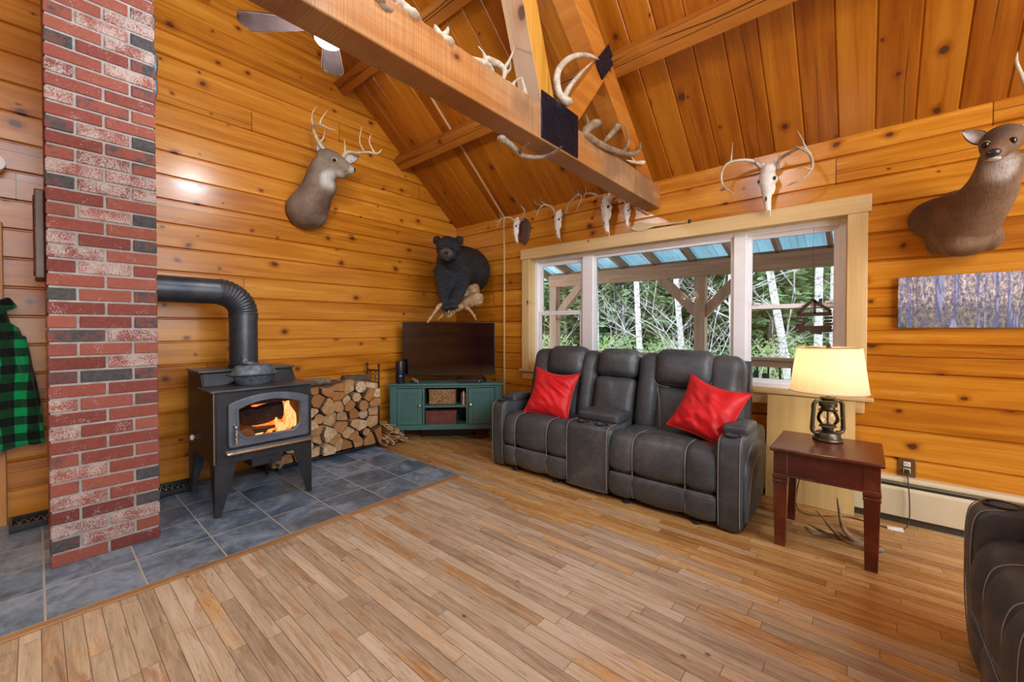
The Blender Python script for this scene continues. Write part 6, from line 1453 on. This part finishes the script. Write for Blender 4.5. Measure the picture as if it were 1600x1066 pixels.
            for xx in (x0 + (x1 - x0) * 0.28, x0 + (x1 - x0) * 0.72):
                mb = MB(); mb.lathe([(0.048, 0.0), (0.048, 0.005), (0.041, 0.007), (0.039, 0.001), (0.0, 0.001)], (xx, 0.085, 0.511), 24, False); mb.build('cup_holder', M['hole'], root, smooth=True, local=True)
            for xx in (x0 + 0.012, x1 - 0.012): stitch(root, [(xx, -0.004, 0.06), (xx, -0.009, 0.25), (xx, -0.006, 0.44), (xx, 0.014, 0.500), (xx, 0.07, 0.516), (xx, 0.16, 0.516)])
            bpuff('console_headrest', x0 + 0.004, x1 - 0.004, 0.40, HB + 0.010, 0.112, 0.07, 0.025, -0.022)
            bpuff('console_back', x0 + 0.004, x1 - 0.004, 0.02, 0.405, 0.105, 0.05, 0.03, -0.02)
    # rear shell and glides
    mb = MB(); pr = [(0.56, 0.05), (0.74, 0.06), (0.82, 0.55), (0.84, 0.95), (0.79, 1.0), (0.70, 0.92), (0.62, 0.50)]
    mb.sweep(smooth_prof(pr, 3), 0.10, L - 0.10, b=0.02, m=4, power=6); mb.build('rear_shell', S_, root, smooth='all', local=True)
    for kind, x0, x1, cuts in units:
        if kind == 'seat':
            for x in (x0 + 0.12, x1 - 0.12):
                mb = MB(); mb.lathe([(0.0, 0), (0.028, 0), (0.028, 0.02), (0.012, 0.028), (0.012, 0.06), (0, 0.06)], (x, 0.04, 0.0), 14, False); mb.build('glide_foot', M['black_plastic'], root, smooth=True, local=True)
                mb = MB(); mb.box((x - .02, 0.03, 0.05), (x + .02, 0.60, 0.11)); mb.build('base_rail', M['black_metal'], root, local=True)
                mb = MB(); mb.lathe([(0.0, 0), (0.028, 0), (0.028, 0.02), (0.012, 0.028), (0.012, 0.06), (0, 0.06)], (x, 0.55, 0.0), 14, False); mb.build('glide_foot', M['black_plastic'], root, smooth=True, local=True)
sofa = thing('reclining_loveseat', 'grey suede reclining loveseat with centre console, two red pillows, in front of the window', 'sofa', (1.53, -0.935, 0))
recliner_set(sofa, 2.03, [('seat', 0.145, 0.805, [0.145, 0.275, 0.61, 0.805]), ('console', 0.805, 1.168, None), ('seat', 1.168, 1.885, [1.168, 1.345, 1.70, 1.885])])
sofa2 = thing('reclining_sofa', 'grey suede reclining sofa cut off by the right edge of the photo', 'sofa', (4.405, -1.22, 0), rotz=-PI / 2)
recliner_set(sofa2, 2.03, [('seat', 0.145, 0.805, [0.145, 0.36, 0.60, 0.805]), ('console', 0.805, 1.168, None), ('seat', 1.168, 1.885, [1.168, 1.345, 1.70, 1.885])])

# ---- pillows
def pillow(c, size, th, R_, lab, seed):
    t = thing('throw_pillow', lab, 'pillow', c)
    hs = size / 2
    def surf(sg):
        def fn(u, v):
            a = (u - 0.5) * 2; b = (v - 0.5) * 2
            x = a * hs * (1 - 0.14 * (1 - b * b)); z = b * hs * (1 - 0.14 * (1 - a * a) * (1.5 if b > 0 else 0.6))
            h = th * ((1 - abs(a) ** 2.6) * (1 - abs(b) ** 2.6)) ** 0.55
            wr = 0.020 * noise.noise(V(a * 1.6 + seed, b * 4.0 + a * 2, seed)) + 0.012 * noise.noise(V(a * 4 + b * 3, seed, b * 2.5)) + 0.012 * math.sin(6 * math.atan2(b + 0.6, a + 0.1) + seed) * max(0, math.hypot(a, b) - 0.3) * (1 - max(abs(a), abs(b)) ** 4)
            return R_ @ V(x, sg * (h + wr * (1 - max(abs(a), abs(b)) ** 6)), z)
        return fn
    mb = MB(); mb.grid(surf(-1), 36, 36); mb.grid(surf(1), 36, 36)
    mb.build('cover', M['red'], t, smooth='all', local=True)
    f = surf(0); P = [f(i / 24, 0) for i in range(24)] + [f(1, i / 24) for i in range(24)] + [f(1 - i / 24, 1) for i in range(24)] + [f(0, 1 - i / 24) for i in range(25)]
    mb = MB(); mb.tube(P, 0.0055, 6, cap=False); mb.build('piping', M['red'], t, smooth='all', local=True)
    return t
pillow(AY(862, 614, -0.66), 0.43, 0.075, Euler((-0.42, 0.10, 0.16)).to_matrix(), 'red plush pillow on the left seat of the loveseat', 1.0)
pillow(AY(1106, 640, -0.63), 0.415, 0.085, Euler((-0.50, 0.24, -0.12)).to_matrix(), 'red plush pillow tilted in the right seat corner of the loveseat', 4.0)

# ================================================================ END TABLE, LAMP
tb = thing('end_table', 'dark cherry wood square end table with tapered legs right of the loveseat', 'table', (3.935, -0.635, 0))
TXa, TXb, TYa, TYb, TZ = 3.69, 4.183, -0.895, -0.375, 0.56
mb = MB(); mb.box((TXa, TYa, TZ - 0.020), (TXb, TYb, TZ)); mb.build('table_top', M['cherry'], tb, bevel=0.006)
mb = MB(); mb.box((TXa + .02, TYa + .02, TZ - 0.150), (TXb - .02, TYa + .036, TZ - .02)); mb.box((TXa + .02, TYb - .036, TZ - 0.15), (TXb - .02, TYb - .02, TZ - .02)); mb.box((TXa + .02, TYa + .036, TZ - .15), (TXa + .036, TYb - .036, TZ - .02)); mb.box((TXb - .036, TYa + .036, TZ - .15), (TXb - .02, TYb - .036, TZ - .02)); mb.build('apron', M['cherry'], tb)
mb = MB(); mb.box((TXa + .014, TYa + .014, TZ - 0.158), (TXb - .014, TYb - .014, TZ - .148)); mb.build('apron_molding', M['cherry'], tb, bevel=0.003)
for xs, ys in ((0, 0), (1, 0), (0, 1), (1, 1)):
    xa = TXa + 0.014 if xs == 0 else TXb - 0.014 - 0.072; ya = TYa + 0.014 if ys == 0 else TYb - 0.014 - 0.072
    mb = MB()
    def sq(cx, cy, h, z): return [(cx - h, cy - h, z), (cx + h, cy - h, z), (cx + h, cy + h, z), (cx - h, cy + h, z)]
    cx_, cy_ = xa + 0.036, ya + 0.036
    lv = [(0.026, 0.0), (0.033, 0.360), (0.036, 0.362), (0.036, 0.374), (0.031, 0.377), (0.031, 0.383), (0.037, 0.386), (0.037, 0.402), (0.033, 0.404), (0.033, 0.54)]
    vs = []; [vs.extend(sq(cx_, cy_, h, z)) for h, z in lv]; n = len(lv)
    fs = [(3, 2, 1, 0), tuple((n - 1) * 4 + k for k in range(4))]
    for i in range(n - 1):
        for k in range(4): fs.append((i * 4 + k, i * 4 + (k + 1) % 4, (i + 1) * 4 + (k + 1) % 4, (i + 1) * 4 + k))
    mb.add(vs, fs); mb.build('leg', M['cherry'], tb, bevel=0.002)
LX, LY = 3.932, -0.500
lp = thing('table_lamp', 'lit table lamp shaped like a bronze oil lantern with a cream linen shade', 'lamp', (LX, LY, TZ))
Z = TZ + 0.001
def lz(nm, prof, m, par=lp, n=32, z=0.0, cap=False): mb = MB(); mb.lathe([(r, z_ + Z + z) for r, z_ in prof], (LX, LY, 0), n, cap); return mb.build(nm, M[m], par, smooth=True)
lz('base', [(0.0, 0.0), (0.072, 0.0), (0.077, 0.006), (0.074, 0.014), (0.066, 0.018), (0.064, 0.040), (0.058, 0.050), (0.035, 0.058), (0.020, 0.062), (0.0, 0.062)], 'bronze')
lz('burner', [(0.0, 0.06), (0.022, 0.06), (0.030, 0.068), (0.030, 0.076), (0.046, 0.084), (0.040, 0.092), (0.0, 0.094)], 'bronze')
lz('globe_glass', [(0.034, 0.090), (0.052, 0.115), (0.056, 0.135), (0.048, 0.165), (0.036, 0.182)], 'glass')
lz('inner_stem', [(0.0, 0.09), (0.006, 0.09), (0.006, 0.19), (0.0, 0.19)], 'bronze', n=10)
lz('chimney_cap', [(0.0, 0.180), (0.048, 0.180), (0.050, 0.184), (0.036, 0.190), (0.034, 0.204), (0.046, 0.206), (0.046, 0.226), (0.042, 0.230), (0.044, 0.236), (0.040, 0.244), (0.028, 0.250), (0.040, 0.256), (0.038, 0.262), (0.012, 0.266), (0.0, 0.266)], 'bronze')
fr2 = V(0.758, 0.652, 0)
for s in (-1, 1):
    P = [(0.040, 0.236), (0.066, 0.240), (0.086, 0.218), (0.088, 0.18), (0.093, 0.10), (0.094, 0.066), (0.080, 0.048), (0.055, 0.046)]
    mb = MB(); mb.tube(cr([tuple(V(LX, LY, Z + b) + fr2 * (s * a)) for a, b in P], 6), 0.0115, 12); mb.build('side_tube', M['bronze'], lp, smooth=True)
    mb = MB(); mb.tube(cr([tuple(V(LX, LY, Z + b) + fr2 * (s * a) + V(-.65, .76, 0) * -0.045) for a, b in ((0.052, 0.15), (0.03, 0.118), (0.0, 0.100), (-0.03, 0.118))], 5), 0.0018, 6); mb.build('guard_wire', M['bronze'], lp)
    mb = MB(); mb.tube(cr([tuple(V(LX, LY, Z + b) + fr2 * (s * a)) for a, b in ((0.092, 0.215), (0.082, 0.17), (0.088, 0.12), (0.075, 0.07))], 5), 0.0018, 6); mb.build('bail_wire', M['bronze'], lp)
lz('neck', [(0.0, 0.262), (0.010, 0.262), (0.010, 0.300), (0.006, 0.302), (0.006, 0.36), (0.012, 0.36), (0.012, 0.40), (0.0, 0.40)], 'bronze', n=12)
mb = MB(); mb.ell((LX, LY, Z + 0.425), (0.028, 0.028, 0.034)); mb.build('bulb', M['bulb_lamp'], lp, smooth=True)
z0, z1, r0, r1 = 0.858 - TZ, 1.123 - TZ, 0.194, 0.160
mb = MB(); mb.lathe([(r0, z0 + TZ), (r1, z1 + TZ)], (LX, LY, 0), 64, False); mb.build('lamp_shade', M['shade'], lp, smooth=True)
for r, z in ((r0, z0), (r1, z1)):
    mb = MB(); mb.tube([(LX + r * math.cos(2 * PI * i / 64), LY + r * math.sin(2 * PI * i / 64), TZ + z) for i in range(65)], 0.0032, 6, cap=False); mb.build('shade_trim', M['shade'], lp, smooth=True)
for i in range(3):
    a = 2 * PI * i / 3 + .4; mb = MB(); mb.tube([(LX, LY, 1.118), (LX + r1 * math.cos(a), LY + r1 * math.sin(a), 1.122)], 0.002, 6); mb.build('shade_spider', M['bronze'], lp)
mb = MB(); mb.tube(cr([(LX + .03, LY, 0.92), (LX + 0.055, LY, 1.0), (LX + 0.03, LY, 1.10), (LX, LY, 1.118)], 5), 0.002, 6); mb.tube(cr([(LX - .03, LY, 0.92), (LX - 0.055, LY, 1.0), (LX - 0.03, LY, 1.10), (LX, LY, 1.118)], 5), 0.002, 6); mb.build('harp', M['bronze'], lp)
lz('finial', [(0.0, 0.0), (0.014, 0.0), (0.016, 0.006), (0.007, 0.010), (0.011, 0.020), (0.006, 0.030), (0.0, 0.031)], 'bronze', z=1.120 - Z, n=14)

# plywood sheet leaning on the wall behind the table
t = thing('plywood_sheet', 'pale plywood sheet leaning against the wall below the window behind the end table', 'board', (3.80, -0.10, 0))
mb = MB(); mb.bar((3.802, -0.120, 0.002), (3.802, -0.050, 0.745), 0.505, 0.012, up=(0, 1, 0)); mb.build('sheet', M['ply'], t)
# shed antler under the table, cord, tag, outlet
F = lambda px, py, z=0.03: tuple(AZ(px, py, z))
mb = MB(); antler_mesh(mb, [F(1370, 857, 0.035), F(1352, 850, 0.04), F(1330, 846, 0.04), F(1310, 840, 0.035), F(1290, 836, 0.03), F(1270, 832, 0.04), F(1256, 822, 0.06)], [(0.42, F(1300, 826, 0.10), F(1287, 810, 0.15), F(1275, 798, 0.20)), (0.25, F(1320, 830, 0.10), F(1312, 805, 0.17), F(1308, 778, 0.24)), (0.62, F(1276, 826, 0.04), F(1262, 818, 0.08))], 0.026)
tag(mb.build('shed_antler', M['antler_dark'], smooth=60, origin=F(1320, 845, 0)), 'weathered brown shed antler lying on the floor under the end table', 'antler')
oc = thing('wall_outlet', 'wooden plated electrical outlet with a dark plug on the wall right of the end table', 'outlet', (4.308, 0, 0.35))
mb = MB(); mb.box((4.266, -0.008, 0.288), (4.350, -0.001, 0.410)); mb.build('cover_plate', M['outlet_br'], oc, bevel=0.003)
for z in (0.372, 0.330):
    mb = MB(); mb.puff((4.308, -0.010, z), (0.017, 0.004, 0.015), 0.003, n=6); mb.build('socket', M['ivory'], oc, smooth=True)
    mb = MB(); mb.box((4.300, -0.0145, z - 0.004), (4.302, -0.0138, z + 0.006)); mb.build('slot', M['hole'], oc)
    mb = MB(); mb.box((4.313, -0.0145, z - 0.004), (4.315, -0.0138, z + 0.006)); mb.build('slot', M['hole'], oc)
cd = thing('lamp_cord', 'dark cord dropping from the wall outlet and running along the floor behind the table', 'cord', (4.31, -0.03, 0.33))
mb = MB(); mb.box((4.295, -0.042, 0.318), (4.321, -0.014, 0.342)); mb.build('plug', M['cord'], cd, bevel=0.004)
mb = MB(); mb.tube(cr([(4.308, -0.035, 0.32), (4.312, -0.095, 0.26), (4.318, -0.10, 0.14), (4.315, -0.105, 0.05), (4.29, -0.16, 0.006), (4.20, -0.20, 0.005), (4.05, -0.17, 0.005), (3.95, -0.22, 0.005), (3.83, -0.30, 0.005), (3.765, -0.35, 0.06), (3.78, -0.355, 0.25), (3.84, -0.365, 0.42), (3.90, -0.366, 0.555), (3.92, -0.44, 0.566)], 8), 0.0032, 6); mb.build('cable', M['cord'], cd, smooth=True)
mb = MB(); mb.add([(4.215, -0.215, 0.004), (4.29, -0.20, 0.002), (4.285, -0.165, 0.012), (4.21, -0.185, 0.010), (4.215, -0.215, 0.002), (4.29, -0.20, 0.0), (4.285, -0.165, 0.010), (4.21, -0.185, 0.008)], [(0, 1, 2, 3), (7, 6, 5, 4), (0, 4, 5, 1), (1, 5, 6, 2), (2, 6, 7, 3), (3, 7, 4, 0)])
tag(mb.build('paper_tag', M['paper'], origin=(4.25, -0.19, 0)), 'small white paper tag on the floor by the cord, right of the end table', 'tag')
# canvas picture
cv = thing('canvas_picture', 'wide canvas print of blue birch woods on the wall below the doe head', 'picture', (4.75, 0, 1.40))
mb = MB(); mb.box((4.255, -0.034, 1.242), (5.26, -0.001, 1.562)); mb.build('canvas', M['canvas'], cv, bevel=0.003)
# log cabin silhouette hanging in the right sash
cb_ = thing('cabin_silhouette', 'dark flat log cabin cut-out hanging in the right window sash above the lamp', 'decoration', AY(1272, 500, 0.07))
Yc = 0.072
def cpt(px, py): p = AY(px, py, Yc); return (p.x, p.z)
def cpoly(nm, pts, y=Yc): mb = MB(); mb.prism([cpt(*p) for p in pts], 1, y, y + 0.004); mb.build(nm, M['cabinmetal'], cb_)
cpoly('roof_slope', [(1243, 488), (1270, 466), (1272, 470), (1249, 491)]); cpoly('roof_slope', [(1270, 466), (1300, 485), (1297, 489), (1270, 471)]); cpoly('chimney', [(1279, 467), (1285, 466), (1285, 475), (1279, 472)])
for y in (491, 496, 501, 506, 511, 516):
    cpoly('log_course', [(1243 + (y % 2), y), (1257, y + .3), (1257, y + 3.8), (1243 + (y % 2), y + 3.2)], Yc + 0.001); cpoly('log_course', [(1288, y - 1), (1301 - (y % 2), y - 1.5), (1301 - (y % 2), y + 2.2), (1288, y + 2.8)], Yc + 0.001)
cpoly('wall_rail', [(1246, 489), (1299, 487), (1299, 493), (1246, 495)]); cpoly('wall_rail', [(1247, 510), (1299, 508.5), (1299, 519), (1285, 519), (1284, 523), (1266, 521), (1264, 516), (1247, 517)]); cpoly('porch_post', [(1271, 470), (1275, 470), (1275, 490), (1271, 490)])
mb = MB(); mb.tube([V(cpt(1270, 466)[0], Yc + .002, cpt(1270, 466)[1]), V(cpt(1270, 466)[0], Yc + .002, 1.98)], 0.0012, 5); mb.build('hanging_thread', M['cabinmetal'], cb_)
# ================================================================ FANS AND CHANDELIER
def fan(c, lab, rot, tilt_out=0.0, L=0.52):
    c = Vector(c); t = thing('ceiling_fan', lab, 'ceiling fan', c)
    mb = MB(); mb.lathe([(0.0, 0.03), (0.055, 0.03), (0.09, 0.05), (0.10, 0.10), (0.085, 0.16), (0.03, 0.19), (0.0, 0.19)], n=28, cap=False); mb.build('motor_housing', M['brownmetal'], t, smooth=True, local=True)
    mb = MB(); mb.tube([(0, 0, 0.18), (0, 0, zc(c.y) - c.z - 0.06)], 0.013, 12); mb.build('downrod', M['brownmetal'], t, smooth=True, local=True)
    mb = MB(); mb.lathe([(0.0, -0.06), (0.065, -0.052), (0.078, -0.035), (0.078, 0.0), (0.05, 0.03), (0.0, 0.03)], n=28, cap=False); mb.build('light_bowl', M['bulb'], t, smooth=True, local=True)
    for i in range(5):
        a = rot + 2 * PI * i / 5; mb = MB(); mb.M = Matrix.Rotation(a, 4, 'Z') @ Matrix.Rotation(0.10, 4, 'X')
        nr = 9; w = 0.145; vs = []
        for j, x in enumerate((0.16, 0.20, 0.30, 0.42, L - 0.03, L)):
            ww = w * (0.62 + 0.38 * min(1, (x - 0.16) / 0.25)) * (0.93 if j == 5 else 1)
            for k in range(nr * 2 + 1):
                f = k / (nr * 2) - 0.5; xx = x - (abs(f) ** 2 * 0.16 if j == 5 else 0); vs.append((xx, f * ww, 0.065 + (0.008 if k % 2 else -0.008)))
        m = nr * 2 + 1; fs = [(j * m + k, j * m + k + 1, (j + 1) * m + k + 1, (j + 1) * m + k) for j in range(5) for k in range(m - 1)]
        mb.add(vs, fs); o = mb.build('blade', M['fanblade'], t, local=True); sm = o.modifiers.new('s', 'SOLIDIFY'); sm.thickness = 0.004
        mb = MB(); mb.M = Matrix.Rotation(a, 4, 'Z'); mb.bar((0.07, 0, 0.08), (0.22, 0, 0.066), 0.035, 0.006); mb.build('blade_bracket', M['brownmetal'], t, local=True)
    return t
fan((1.66, -2.47, 2.99), 'ceiling fan with ribbed brown blades and a bright light, partly hidden by the tie beam', 2.66)
fan((3.15, -2.75, 3.36), 'second lit ceiling fan above the photographer', 0.4)
chd = thing('chandelier', 'five globe warm chandelier over the dining side of the room', 'chandelier', (1.66, -4.5, 1.86))
mb = MB(); mb.tube([(1.66, -4.5, 1.9), (1.66, -4.5, 4.7)], 0.008, 8); mb.build('stem', M['brownmetal'], chd)
for i in range(5):
    a = 2 * PI * i / 5 + 0.3; x, y = 1.66 + 0.26 * math.cos(a), -4.5 + 0.26 * math.sin(a)
    mb = MB(); mb.tube(cr([(1.66, -4.5, 1.92), (1.66 + 0.14 * math.cos(a), -4.5 + 0.14 * math.sin(a), 1.97), (x, y, 1.93)], 5), 0.006, 8); mb.build('arm', M['brownmetal'], chd)
    mb = MB(); mb.lathe([(0.03, 0.07), (0.062, 0.02), (0.066, -0.05)], (x, y, 1.86), 18, False); mb.build('glass_shade', M['shade'], chd, smooth=True)
